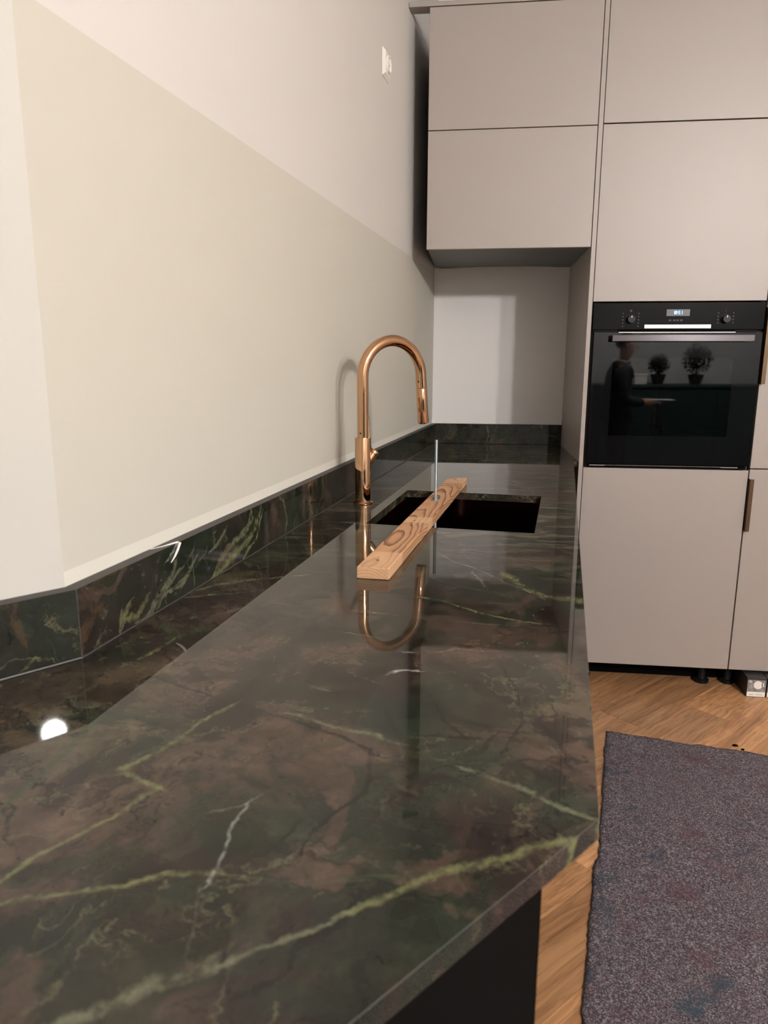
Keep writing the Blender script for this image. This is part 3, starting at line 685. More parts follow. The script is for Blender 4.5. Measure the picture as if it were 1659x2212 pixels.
# wall cabinet over the alcove
uc = thing('wall_cabinet', (-.31, .30, 1.671), 'taupe handleless wall cabinet with two stacked doors over the alcove', 'cabinet')
X0, X1 = -.608, XP - .0025
door(uc, 'door', X0, X1, 1.671, 2.0702); door(uc, 'door', X0, X1, 2.0732, 2.4640)
m_ = MB(); m_.box(X0 + .004, X0 + .02, .020, .560, 1.675, 2.462); m_.build('side_board', M['under'], uc)
m_ = MB(); m_.box(X1 - .016, X1, .020, Wy - .002, 1.675, 2.462); m_.build('side_board', M['under'], uc)
m_ = MB(); m_.prism([(X0 + .02, .020), (X1 - .016, .020), (X1 - .016, .5869), (X1 - .055, .5869), (X1 - .085, .568), (X1 - .2, .545), (X0 + .25, .545), (X0 + .12, .568), (X0 + .07, .5869), (X0 + .02, .5869)], 1.675, 1.691); m_.build('bottom_board', M['under'], uc)
m_ = MB(); m_.box(X0 + .02, X1 - .016, .020, Wy - .002, 2.446, 2.462); m_.build('top_board', M['under'], uc)
m_ = MB(); m_.box(X0 + .02, X1 - .016, .50, .508, 1.691, 2.446); m_.build('back_board', M['under'], uc)
xl0 = Wx - AX[0] / AX[1] * Wy
m_ = MB(); m_.prism([(xl0 + .0012, -.002), (X1, -.002), (X1, .052), (xl0 + .0012 + .052 * .1238, .052)], 2.4665, 2.481); m_.build('cornice_strip', M['front'], uc, bevel=.001)

def leg_foot(par, x, y, r=.030):
    m_ = MB(); m_.lathe(x, y, [(r - .0015, .0), (r, .004), (r - .0005, .012), (.0165, .017), (.0155, .02), (.0155, .075), (.022, .078), (.022, FL + .004)], 24); m_.build('leg', M['blackplastic'], par)
# tall oven cabinet
oc = thing('tall_cabinet', (.30, .30, 0), 'tall taupe cabinet housing the built-in oven', 'cabinet')
door(oc, 'door', 0, .597, FL, .8765); door(oc, 'door', 0, .597, 1.4825, 2.0735); door(oc, 'door', 0, .597, 2.0775, 2.56)
m_ = MB(); m_.box(XP, -.0022, .0, Wy - .002, 0.0, 2.56); m_.build('end_panel', M['front'], oc, bevel=.0008)
m_ = MB(); m_.box(-.0015, .016, .0205, .58, FL + .004, 2.555); m_.build('side_board', M['carcass'], oc)
m_ = MB(); m_.box(.581, .5975, .0205, .58, FL + .004, 2.555); m_.build('side_board', M['carcass'], oc)
m_ = MB(); m_.box(.0165, .5805, .0205, .58, FL + .004, FL + .02); m_.build('bottom_board', M['carcass'], oc)
m_ = MB(); m_.box(.0165, .5805, .0205, .58, .860, .8765); m_.build('oven_shelf', M['carcass'], oc)
m_ = MB(); m_.box(.0165, .5805, .0205, .58, 1.486, 1.502); m_.build('oven_shelf', M['carcass'], oc)
m_ = MB(); m_.box(.0165, .5805, .572, .58, FL + .02, 2.555); m_.build('back_board', M['carcass'], oc)
m_ = MB(); m_.box(XP + .001, .5975, .118, .130, .0002, FL + .003); m_.build('added_shade_board', M['black'], oc)  # added black board, stands in for the shade under the cabinet
for x, y in ((.527, .078), (.06, .078), (.527, .50), (.06, .50)): leg_foot(oc, x, y)
# tall cabinet to the right
rc = thing('tall_cabinet', (.90, .30, 0), 'tall taupe cabinet with bronze edge pulls at the right edge of the photo', 'cabinet')
RX0, RX1 = .6015, 1.197
d1 = door(rc, 'door', RX0, RX1, FL, .8805); d2 = door(rc, 'door', RX0, RX1, .8845, 1.68); door(rc, 'door', RX0, RX1, 1.684, 2.56)
m_ = MB(); m_.box(RX0, RX1, .0205, .58, FL + .004, 2.555); m_.build('carcass', M['carcass'], rc)
def pull(par, z0, z1):
    m_ = MB(); m_.box(RX0 - .0008, RX0 + .0135, -.0165, -.0148, z0, z1); m_.box(RX0 - .0008, RX0 + .0002, -.0165, .014, z0, z1); m_.build('edge_pull', M['bronze'], par, bevel=.0004, seg=1)
pull(d1, .648, .846); pull(d2, 1.192, 1.46)
m_ = MB(); m_.box(RX0, RX1, .118, .130, .0002, FL + .003); m_.build('added_shade_board', M['black'], rc)  # same added board, darkens the gap like shade under this cabinet
for x, y in ((.6285, .082), (1.15, .078)): leg_foot(rc, x, y, .0268)

# base units under the worktop
bc_ = thing('base_cabinet', (*pt(.3, -1.3), 0), 'black base cabinet run under the sink worktop', 'cabinet')
TB = .597; cor = (-.364, -2.291)
def pb(t, s): return pt(t, s)
scor = float((np.array(cor) - np.array((Wx, Wy))) @ AX)
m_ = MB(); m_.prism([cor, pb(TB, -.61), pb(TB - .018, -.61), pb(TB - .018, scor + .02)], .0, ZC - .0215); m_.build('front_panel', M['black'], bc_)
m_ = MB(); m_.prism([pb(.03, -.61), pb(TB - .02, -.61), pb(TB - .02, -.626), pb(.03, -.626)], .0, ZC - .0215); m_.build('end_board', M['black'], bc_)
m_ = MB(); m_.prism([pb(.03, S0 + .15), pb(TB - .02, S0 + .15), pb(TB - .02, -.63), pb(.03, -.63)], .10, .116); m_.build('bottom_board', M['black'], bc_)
ba = thing('base_cabinet', (*leg(.3, .6), 0), 'black base cabinet under the angled end of the worktop', 'cabinet')
c2_ = (cor[0] + D2[0] * 1.2, cor[1] + D2[1] * 1.2)
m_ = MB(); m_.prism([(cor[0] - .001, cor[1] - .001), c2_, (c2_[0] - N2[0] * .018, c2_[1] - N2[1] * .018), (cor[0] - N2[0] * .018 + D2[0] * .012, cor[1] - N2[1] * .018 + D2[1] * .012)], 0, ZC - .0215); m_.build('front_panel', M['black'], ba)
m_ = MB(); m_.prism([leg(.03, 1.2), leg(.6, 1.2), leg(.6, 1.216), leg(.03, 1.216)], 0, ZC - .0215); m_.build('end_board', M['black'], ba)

# ================================================================== OVEN
ov = thing('built_in_oven', (.2985, .28, .8775), 'black built-in oven showing 18:51 with a long bar handle', 'oven')
OX0, OX1, OZ0, OZ1 = .0025, .5945, .879, 1.479
m_ = MB(); m_.box(OX0, OX1, -.0045, .019, 1.3835, OZ1 - .002); cp_ = m_.build('control_panel', M['ovenblack'], ov, bevel=.0012)
for kx in (.135, .4625):
    m_ = MB(); kz = 1.4195; n = 32; K = []
    def ring(y, r): return [(kx + r * math.cos(2 * math.pi * i / n), y, kz + r * math.sin(2 * math.pi * i / n)) for i in range(n)]
    prof = [(-.0045, .0165), (-.006, .0165), (-.006, .0150), (-.0215, .0140), (-.0235, .0128), (-.0235, .0)]
    vs = []; fs = []
    for y, r in prof[:-1]: vs += ring(y, r)
    for j in range(len(prof) - 2):
        for i in range(n): fs.append((j * n + i, j * n + (i + 1) % n, (j + 1) * n + (i + 1) % n, (j + 1) * n + i))
    fs.append(tuple((len(prof) - 2) * n + i for i in range(n))); m_.add(vs, fs)
    kb = m_.build('control_knob', M['blackplastic'], ov)
    m_ = MB(); m_.box(kx - .0007, kx + .0007, -.0242, -.0234, kz + .004, kz + .0115); m_.build('knob_mark', M['steel'], kb, smooth=False)
M['icon'] = plain('grey print', (.022, .022, .023), .5)
def icon(x0, x1, z0, z1): MB().box(x0, x1, -.0049, -.0046, z0, z1).build('printed_icon', M['icon'], cp_, smooth=False)
for kx, rows in ((.135, 5), (.4625, 4)):
    for sgn in (-1, 1):
        for k in range(rows):
            z = 1.4195 + .0205 - k * .0112; x = kx + sgn * .0275
            if kx > .3: x = kx + sgn * .026
            icon(x - .0024, x + .0024, z - .0022, z + .0022)
for x in (.272, .287, .2985, .311): icon(x - .004, x + .004, 1.4125, 1.4185)
icon(.1345 - .004, .1345 + .004, 1.446, 1.453); icon(.462, .463, 1.441, 1.456)
m_ = MB(); m_.box(.2585, .3385, -.0052, -.0044, 1.4305, 1.4535); ds = m_.build('display', M['display'], cp_, smooth=False)
def seg_digits(txt, x, z, h, w_, th):
    SEG = {'0': 'abcdef', '1': 'bc', '5': 'acdfg', '8': 'abcdefg'}; m_ = MB()
    for ch in txt:
        if ch == ':':
            for k in (.3, .7): m_.box(x, x + th, -.0058, -.0053, z + h * k - th / 2, z + h * k + th / 2)
            x += th * 2.2; continue
        B = dict(a=(0, w_, h - th, h), d=(0, w_, 0, th), g=(0, w_, h / 2 - th / 2, h / 2 + th / 2), f=(0, th, h / 2, h), e=(0, th, 0, h / 2), b=(w_ - th, w_, h / 2, h), c=(w_ - th, w_, 0, h / 2))
        if ch == '1': B = dict(b=(w_ - th, w_, h / 2, h), c=(w_ - th, w_, 0, h / 2))
        for s_ in SEG[ch]:
            a, b, c, d_ = B[s_]; m_.box(x + a, x + b, -.0058, -.0053, z + c, z + d_)
        x += w_ + th * .9
    return m_
seg_digits('18:51', .2800, 1.4365, .0115, .0062, .0016).build('clock_digits', M['digits'], ds, smooth=False)
m_ = MB(); m_.box(.184, .414, -.0085, -.0043, 1.3872, 1.4005); bs = m_.build('badge_strip', M['steel'], cp_, bevel=.0006)
M['print_white'] = plain('white lettering', (.9, .88, .87), .4)
def text_mesh(name, txt, size, x, y, z, mat, par):
    cu = bpy.data.curves.new(name, 'FONT'); cu.body = txt; cu.size = size; cu.align_x = 'CENTER'; cu.align_y = 'CENTER'; cu.extrude = .0002; cu.offset = .00025
    to = bpy.data.objects.new('tmp', cu); COL.objects.link(to); dg = bpy.context.evaluated_depsgraph_get(); me = bpy.data.meshes.new_from_object(to.evaluated_get(dg)); bpy.data.objects.remove(to)
    me.transform(Matrix.Translation(Vector((x, y, z)) - Vector(WORLD_LOC[par.name])) @ Matrix.Rotation(math.radians(90), 4, 'X')); me.materials.append(mat); me.name = name
    o = bpy.data.objects.new(name, me); COL.objects.link(o); o.parent = par; WORLD_LOC[o.name] = WORLD_LOC[par.name]; return o
text_mesh('lettering', 'BOSCH', .0125, .306, -.0088, 1.3938, M['print_white'], bs)
m_ = MB()
for k in range(24):
    a0, a1 = 2 * math.pi * k / 24, 2 * math.pi * (k + 1) / 24; c_ = (.2775, 1.3938)
    q = [(c_[0] + r * math.cos(a), -.0088, c_[1] + r * math.sin(a)) for r, a in ((.0040, a0), (.0050, a0), (.0050, a1), (.0040, a1))]
    m_.hexa(q, [(x, -.0084, z) for x, y, z in q])
m_.box(.2752, .2798, -.0088, -.0084, 1.3933, 1.3943); m_.box(.2752, .2760, -.0088, -.0084, 1.3912, 1.3964); m_.box(.2790, .2798, -.0088, -.0084, 1.3912, 1.3964)
m_.build('emblem', M['print_white'], bs, smooth=False)
# door: black glass frame with a tinted window
DZ0, DZ1 = .8925, 1.3735; wx0, wx1, wz0, wz1 = .080, .502, 1.000, 1.283
dr_ = MB()
dr_.box(OX0 + .006, OX1 - .004, -.012, .012, wz1, DZ1); dr_.box(OX0 + .006, OX1 - .004, -.012, .012, DZ0, wz0)
dr_.box(OX0 + .006, wx0, -.012, .012, wz0, wz1); dr_.box(wx1, OX1 - .004, -.012, .012, wz0, wz1)
od = dr_.build('oven_door', M['ovenglass'], ov, smooth=False)
m_ = MB(); m_.box(wx0, wx1, -.0118, -.0088, wz0, wz1); m_.build('window_pane', M['tint'], od, smooth=False)
m_ = MB(); m_.box(.095, .497, -.006, .010, 1.3745, 1.3825); m_.build('vent_slot', M['black'], ov, smooth=False)
m_ = MB(); m_.box(.094, .498, -.0135, -.0115, 1.3725, 1.3745); m_.build('vent_lip', M['steel'], ov, smooth=False)
for a_, b_ in ((OX0 + .004, .0935), (.4985, OX1 - .022)): MB().box(a_, b_, -.004, .012, 1.3745, 1.3825).build('vent_cover', M['ovenblack'], ov, smooth=False)
m_ = MB()
hz = 1.3515; hy = -.050
prof = [(-.006, -.011), (.004, -.0115), (.0075, -.006), (.0075, .007), (.003, .0115), (-.006, .0115)]
vs = []; fs = []
for x in (.0665, .068, .549, .5505):
    k = .9 if x in (.0665, .5505) else 1; vs += [(x, hy + a * k, hz + b * k) for a, b in prof]
n = len(prof)
for j in range(3):
    for i in range(n): fs.append((j * n + i, j * n + (i + 1) % n, (j + 1) * n + (i + 1) % n, (j + 1) * n + i))
fs += [tuple(range(n)), tuple(3 * n + i for i in range(n))]; m_.add(vs, fs); oh = m_.build('door_handle', M['gunmetal'], od, bevel=.0012)
m_ = MB(); m_.box(.09, .108, -.045, -.0121, hz - .007, hz + .007); m_.build('handle_post', M['gunmetal'], oh); m_ = MB(); m_.box(.509, .527, -.045, -.0121, hz - .007, hz + .007); m_.build('handle_post', M['gunmetal'], oh)
m_ = MB(); m_.box(OX0 + .012, OX1 - .012, -.006, .012, OZ0 + .0006, .8905); m_.build('bottom_trim', M['black'], ov, smooth=False)
m_ = MB(); m_.box(OX0 + .018, OX0 + .075, -.0075, -.0055, .8855, .8882); m_.box(OX1 - .10, OX1 - .04, -.0075, -.0055, .8855, .8882); m_.box(OX0 + .075, OX1 - .10, -.0068, -.0058, .8872, .8882); m_.build('bottom_rail', M['steel'], ov, smooth=False)
# cavity, racks
m_ = MB()
cx0, cx1, cy0, cy1, cz0, cz1 = .055, .530, .014, .46, .955, 1.31
for b in ((cx0 - .01, cx0, cy0, cy1, cz0, cz1), (cx1, cx1 + .01, cy0, cy1, cz0, cz1), (cx0 - .01, cx1 + .01, cy0, cy1, cz0 - .01, cz0), (cx0 - .01, cx1 + .01, cy0, cy1, cz1, cz1 + .01), (cx0 - .01, cx1 + .01, cy1, cy1 + .01, cz0 - .01, cz1 + .01)): m_.box(*b)
M['enamel'] = plain('grey enamel cavity', (.05, .05, .052), .35)
m_.build('cavity', M['enamel'], ov, smooth=False)
def rack(z, tray):
    m_ = MB()
    xa, xb, ya, yb = .062, .523, .03, .42
    if tray:
        fr = [(xa, ya, z + .006), (.165, ya, z + .006), (.182, ya, z - .004), (.20, ya, z - .004), (.217, ya, z + .006), (.375, ya, z + .006), (.395, ya, z - .004), (.412, ya, z - .004), (.43, ya, z + .006), (xb, ya, z + .006)]
        m_.tube(fr, .0026, 8); m_.tube([(xa, ya - .004, z - .013), (xb, ya - .004, z - .013)], .0024, 8)
    else: m_.tube([(xa, ya, z), (xb, ya, z)], .0024, 8)
    m_.tube([(xa, yb, z), (xb, yb, z)], .0024, 8); m_.tube([(xa, ya, z), (xa, yb, z)], .0024, 8); m_.tube([(xb, ya, z), (xb, yb, z)], .0024, 8)
    for k in range(1, 16):
        x = xa + (xb - xa) * k / 16; m_.tube([(x, ya, z + .002), (x, yb, z + .002)], .0013, 6)
    m_.build('oven_rack', M['chrome'], ov)
rack(1.013, True); rack(1.165, False)

# ================================================================== SOCKET, CARTONS, CHIPS
oy = -.335; sW = (oy - Wy) / AX[1]; zc2 = 2.166
so = thing('wall_socket', (*pt(.0, sW), zc2 - .04), 'white wall socket high on the wall beside the taupe wall cabinet', 'socket')
def wl(s_, z, off): q = pt(off, sW + s_); return (*q, zc2 + z)
m_ = MB(); h = .0405; k = .030
m_.hexa([wl(-h, -h, .0006), wl(h, -h, .0006), wl(h, h, .0006), wl(-h, h, .0006)], [wl(-h + .001, -h + .001, .002), wl(h - .001, -h + .001, .002), wl(h - .001, h - .001, .002), wl(-h + .001, h - .001, .002)])
m_.hexa([wl(-h + .001, -h + .001, .002), wl(h - .001, -h + .001, .002), wl(h - .001, h - .001, .002), wl(-h + .001, h - .001, .002)], [wl(-k, -k, .0105), wl(k, -k, .0105), wl(k, k, .0105), wl(-k, k, .0105)])
m_.build('frame', M['white_plastic'], so, bevel=.0008)
def ringw(off, r, n=28): return [wl(r * math.cos(2 * math.pi * i / n), r * math.sin(2 * math.pi * i / n), off) for i in range(n)]
m_ = MB(); n = 28; vs = ringw(.0105, .0245) + ringw(.0165, .0240) + ringw(.0165, .0200) + ringw(.0115, .0190); fs = [(j * n + i, j * n + (i + 1) % n, (j + 1) * n + (i + 1) % n, (j + 1) * n + i) for j in range(3) for i in range(n)] + [tuple(3 * n + i for i in range(n))]
m_.add(vs, fs); ins = m_.build('socket_insert', M['white_plastic'], so)
for sgn in (-1, 1):
    m_ = MB(); m_.tube([wl(sgn * .0095, 0, .0112), wl(sgn * .0095, 0, .0119)], .0025, 12); m_.build('pin_hole', M['blackplastic'], ins)

M['carton_dark'] = None
def carton_mat():
    t = NT('dark printed carton'); v = t.coord('Object'); n = t.noise(v, 55, 5, .65); return t.fin(t.ramp(n, [(.3, (.012, .011, .012)), (.6, (.045, .04, .04)), (.75, (.09, .085, .08))]), .4)
M['carton_dark'] = carton_mat()
def print_mat():
    t = NT('grey photo print'); v = t.coord('Object'); n = t.noise(v, 70, 4); return t.fin(t.ramp(n, [(.35, (.16, .155, .16)), (.7, (.36, .35, .36))]), .35)
M['carton_print'] = print_mat(); M['print_grey'] = plain('grey small print', (.5, .49, .5), .5)
def carton(x0, x1, label):
    y0, y1, h = -.046, .100, .079; c = thing('small_carton', ((x0 + x1) / 2, (y0 + y1) / 2, 0), label, 'box', 'small cartons pushed under the tall cabinet')
    m_ = MB(); m_.box(x0, x1, y0, y1, 0, h); bx_ = m_.build('box', M['carton_dark'], c, bevel=.0008)
    m_ = MB(); m_.box(x0 + .002, x1 - .002, y0 - .0004, y0 + .0001, .0215, h - .009); m_.build('picture_panel', M['carton_print'], bx_, smooth=False)
    m_ = MB(); m_.box(x0 + .002, x1 - .002, y0 - .0004, y0 + .0001, .002, .0212); lp = m_.build('label_panel', M['white_plastic'], bx_, smooth=False)
    cxx, cz = x0 + (x1 - x0) * .57, .050
    m_ = MB(); vs = [(cxx + .0165 * math.cos(2 * math.pi * i / 24), y0 - .0012, cz + .0165 * math.sin(2 * math.pi * i / 24)) for i in range(24)]
    m_.add(vs + [(x, y0 - .0003, z) for x, _, z in vs], [tuple(range(24))] + [(i, (i + 1) % 24, 24 + (i + 1) % 24, 24 + i) for i in range(24)])
    m_.box(cxx + .013, cxx + .0205, y0 - .0012, y0 - .0003, cz - .006, cz + .007); m_.build('round_picture', M['white_plastic'], bx_, smooth=False)
    m_ = MB()
    for k in range(9):
        xx = x0 + .012 + k * .0055
        if xx < x1 - .01 and k != 3: m_.box(xx, xx + .0042, y0 - .0007, y0 - .0003, .008, .0125)
    m_.build('small_print', M['print_grey'], lp, smooth=False)
    m_ = MB(); m_.tube([(x0 + .012, y0 - .001, h - .016), (x0 + .012, y0 - .0003, h - .016)], .0055, 14); m_.build('corner_mark', M['print_grey'], bx_)
carton(.6585, .7295, 'small dark carton with a white disc picture beside the cabinet leg')
carton(.7325, .8035, 'second small carton under the tall cabinet, cut by the right edge of the photo')
for k, (x, y, r) in enumerate(((.487, -.437, .010), (.503, -.462, .007))):
    m_ = MB(); pr = random.Random(k)
    pl = [(x + r * (1 if abs(math.cos(a)) > .5 else .7) * pr.uniform(.7, 1.1) * math.cos(a), y + r * .75 * pr.uniform(.7, 1.1) * math.sin(a)) for a in [2 * math.pi * i / 9 for i in range(9)]]
    m_.prism(pl, .0002, .0035); tag(m_.build('black_chip', M['black'], bevel=.0006), ['larger', 'smaller'][k] + ' of two black chips on the oak floor behind the felt mat', 'chip', 'black chips on the floor')

# ================================================================== FELT MAT
def felt():
    t = NT('recycled felt'); v = t.coord('Object')
    n1 = t.noise(v, 240, 5, .9); vo = t.voro(v, 330, 'F1', 'Color'); so_ = t.sep(vo); n2 = t.noise(v, 60, 5, .8)
    c = t.ramp(n1, [(.38, (.016, .012, .016)), (.46, (.090, .069, .083)), (.54, (.20, .163, .185)), (.62, (.50, .43, .46))])
    c = t.mix(1.0, c, t.ramp(n2, [(.3, .60), (.7, 1.45)]), 'MULTIPLY')
    c = t.mix(t.ramp(so_[0], [(.90, 0.), (.93, .6)]), c, (.12, .03, .04))
    c = t.mix(t.ramp(so_[1], [(.90, 0.), (.93, .6)]), c, (.04, .06, .10))
    c = t.mix(t.ramp(so_[2], [(.955, 0.), (.97, .8)]), c, (.42, .39, .40))
    big = t.noise(v, 8, 5, .65); bl = t.noise(t.coord('Object', loc=(3, 1, 2)), 7, 5, .7)
    c = t.mix(t.ramp(big, [(.54, 0.), (.64, .5)]), c, (.13, .048, .062))
    c = t.mix(t.ramp(bl, [(.57, 0.), (.66, .75)]), c, (.035, .07, .10))
    t.bump(t.noise(v, 380, 5, .8), 1.0, .004); return t.fin(c, .95)
M['felt'] = felt()
edge = [(.070, -.399), (-.066, -1.066), (-.085, -1.121), (-.127, -1.312), (-.181, -1.571), (-.335, -2.45)]
far = [(.070, -.399), (.571, -.494), (1.25, -.62)]
pr = random.Random(11)
bm = bmesh.new(); nu, nv = 110, 190; V = []
def along(pl, f):
    L = [0]
    for i in range(len(pl) - 1): L.append(L[-1] + math.dist(pl[i], pl[i + 1]))
    x = f * L[-1]
    for i in range(len(pl) - 1):
        if x <= L[i + 1] + 1e-9: k = (x - L[i]) / (L[i + 1] - L[i]); return np.array(pl[i]) * (1 - k) + np.array(pl[i + 1]) * k
    return np.array(pl[-1])
jl = [pr.uniform(-.0025, .0025) + .002 * math.sin(j * .35) for j in range(nv + 1)]; jf = [pr.uniform(-.004, .004) + .003 * math.sin(i * .5) + .003 * math.sin(i * .21) for i in range(nu + 1)]
for j in range(nv + 1):
    for i in range(nu + 1):
        f, g = i / nu, j / nv; a = along(edge, g); b = along(far, f); p = a + (b - np.array(far[0]))
        if i == 0: p = p + np.array((jl[j], 0))
        if j == 0: p = p + np.array((0, jf[i]))
        z = .0060 + .0012 * math.sin(p[0] * 9 + 1.3 * math.sin(p[1] * 4)) + .0010 * math.sin(p[1] * 7 + p[0] * 3) + pr.uniform(-.0005, .0005)
        if i in (0, nu) or j in (0, nv): z = .0046 + pr.uniform(-.0006, .0006)
        V.append(bm.verts.new((p[0], p[1], z)))
for j in range(nv):
    for i in range(nu): k = j * (nu + 1) + i; bm.faces.new((V[k], V[k + nu + 1], V[k + nu + 2], V[k + 1]))
bmesh.ops.recalc_face_normals(bm, faces=bm.faces)
if sum(f.normal.z for f in bm.faces) < 0: bmesh.ops.reverse_faces(bm, faces=bm.faces)
rr = bmesh.ops.extrude_edge_only(bm, edges=[e for e in bm.edges if len(e.link_faces) == 1])
for g in rr['geom']:
    if isinstance(g, bmesh.types.BMVert): g.co.z = .0003
me = bpy.data.meshes.new('felt_mat'); org = Vector((.4, -1.4, 0)); bm.to_mesh(me); bm.free(); me.transform(Matrix.Translation(-org)); me.materials.append(M['felt'])
for p in me.polygons: p.use_smooth = True
fo = bpy.data.objects.new('felt_mat', me); COL.objects.link(fo); fo.location = org
tag(fo, 'grey-purple flecked felt protection mat with ragged edge on the oak floor', 'mat')

# ================================================================== CEILING LAMP (the light of the room)
def globe(par, x, y, z, r):
    m_ = MB(); n, k = 24, 12; vs = []; fs = []
    for j in range(1, k):
        a = math.pi * j / k; vs += [(x + r * math.sin(a) * math.cos(2 * math.pi * i / n), y + r * math.sin(a) * math.sin(2 * math.pi * i / n), z + r * math.cos(a)) for i in range(n)]
    t0 = len(vs); vs += [(x, y, z + r), (x, y, z - r)]
    for j in range(k - 2):
        for i in range(n): fs.append((j * n + i, (j + 1) * n + i, (j + 1) * n + (i + 1) % n, j * n + (i + 1) % n))
    for i in range(n): fs.append((t0, i, (i + 1) % n)); fs.append((t0 + 1, (k - 2) * n + (i + 1) % n, (k - 2) * n + i))
    m_.add(vs, fs); return m_.build('globe_bulb', M['globe'], par)
def pendant(x, y, z, r, label):
    lp = thing('pendant_lamp', (x, y, ZCEIL), label, 'lamp', 'round pendant lamps behind the camera')
    m_ = MB(); m_.lathe(x, y, [(.05, ZCEIL - .028), (.055, ZCEIL - .002), (.055, ZCEIL - .0005)], 28); m_.build('canopy', M['blackplastic'], lp)
    m_ = MB(); m_.tube([(x, y, ZCEIL - .028), (x, y, z + r + .05)], .004, 10); m_.build('cord', M['blackplastic'], lp)
    m_ = MB(); m_.lathe(x, y, [(r * .35, z + r * .92), (r * .4, z + r + .035), (.008, z + r + .05)], 16); m_.build('bulb_holder', M['blackplastic'], lp)
    globe(lp, x, y, z, r)
pendant(1.49, -3.0, 2.27, .054, 'round pendant bulb mirrored as a white spot in the stone at the left')
pendant(1.60, -4.12, 2.49, .083, 'larger round pendant bulb farther behind the camera')

# ================================================================== BEHIND THE CAMERA (seen mirrored in the oven glass)
sb = thing('teal_sideboard', (1.95, -4.98, 0), 'dark teal sideboard mirrored in the lower oven glass', 'sideboard')
m_ = MB(); m_.box(.85, 3.05, -5.26, -4.70, .08, 1.03); m_.build('body', M['teal'], sb, bevel=.003)
m_ = MB(); m_.box(.83, 3.07, -5.27, -4.67, 1.0305, 1.055); m_.build('top', M['teal'], sb, bevel=.003)
for k in range(4):
    a = .856 + k * .5485; m_ = MB(); m_.box(a, a + .5425, -4.699, -4.680, .09, 1.02); dd_ = m_.build('door', M['teal'], sb, bevel=.002)
    m_ = MB(); m_.box(a + (.50 if k % 2 == 0 else .03), a + (.515 if k % 2 == 0 else .045), -4.679, -4.665, .6, .8); m_.build('handle', M['bronze'], dd_)
m_ = MB(); m_.box(.9, 3.0, -5.2, -4.76, 0, .0795); m_.build('plinth', M['black'], sb)
M['leaf'] = plain('dark leaves', (.012, .018, .010), .6); M['pot'] = plain('dark glazed pot', (.03, .028, .027), .35)
def bush(x, y, r, h, label):
    z0 = 1.0555; b = thing('potted_plant', (x, y, z0), label, 'plant', 'potted plants on the sideboard')
    m_ = MB(); m_.lathe(x, y, [(.05, z0), (.075, z0 + .09), (.078, z0 + .10), (.068, z0 + .10), (.066, z0 + .085)], 24); m_.build('pot', M['pot'], b)
    m_ = MB(); m_.tube([(x, y, z0 + .08), (x + .008, y, z0 + h)], [.009, .006], 8); m_.build('stem', M['bronze'], b)
    pr = random.Random(int(x * 100)); m_ = MB(); cz = z0 + h
    for k in range(420):
        d_ = Vector((pr.gauss(0, 1), pr.gauss(0, 1), pr.gauss(0, 1))).normalized(); p = Vector((x, y, cz)) + d_ * r * pr.uniform(.45, 1.05)
        u = d_.cross(Vector((pr.gauss(0, 1), pr.gauss(0, 1), pr.gauss(0, 1)))).normalized(); w_ = d_.cross(u); L = pr.uniform(.025, .05)
        m_.add([p, p + u * L * .5 + w_ * L * .28, p + u * L + d_ * L * .2, p + u * L * .5 - w_ * L * .28], [(0, 1, 2, 3)])
    f_ = m_.build('foliage', M['leaf'], b, smooth=False); f_['kind'] = 'stuff'
bush(1.80, -4.92, .15, .25, 'larger round leafy plant mirrored in the oven window')
bush(1.46, -5.02, .10, .20, 'smaller leafy plant mirrored in the oven window')
m_ = MB(); m_.box(1.20, 1.32, -4.98, -4.88, 1.0555, 1.145); m_.box(1.195, 1.325, -4.985, -4.875, 1.1452, 1.160)
tag(m_.build('white_canister', M['white_plastic'], bevel=.004), 'small white lidded canister on the teal sideboard', 'canister')

# person in dark clothes, standing in profile
M['skin'] = plain('skin', (.42, .24, .17), .5); M['jacket'] = plain('dark navy jacket cloth', (.010, .011, .016), .85); M['trousers'] = plain('black trousers cloth', (.009, .009, .010), .85)
M['hair'] = plain('dark hair', (.012, .009, .008), .6); M['paper'] = plain('white paper', (.7, .7, .7), .7); M['shoe'] = plain('black leather', (.01, .01, .01), .45); M['eye'] = plain('eye white', (.7, .68, .65), .3)
px_, py_ = .86, -3.95
pe_ = thing('person', (px_, py_, 0), 'person in a dark jacket holding a paper, mirrored in the oven glass', 'person')
def skin_mesh(name, mat, verts, edges, root=0, sub=2, par=pe_):
    me = bpy.data.meshes.new(name); me.from_pydata([v[0] for v in verts], edges, []); o = bpy.data.objects.new(name, me); COL.objects.link(o); o.parent = par
    sk = o.modifiers.new('skin', 'SKIN'); sk.use_smooth_shade = True
    ss = o.modifiers.new('subdivision', 'SUBSURF'); ss.levels = sub; ss.render_levels = sub
    if not me.skin_vertices: 
        me.attributes
    for i, v in enumerate(verts):
        d_ = me.skin_vertices[0].data[i]; d_.radius = v[1] if hasattr(v[1], '__len__') else (v[1], v[1]); d_.use_root = (i == root)
    me.materials.append(mat); WORLD_LOC[o.name] = WORLD_LOC[par.name]; return o
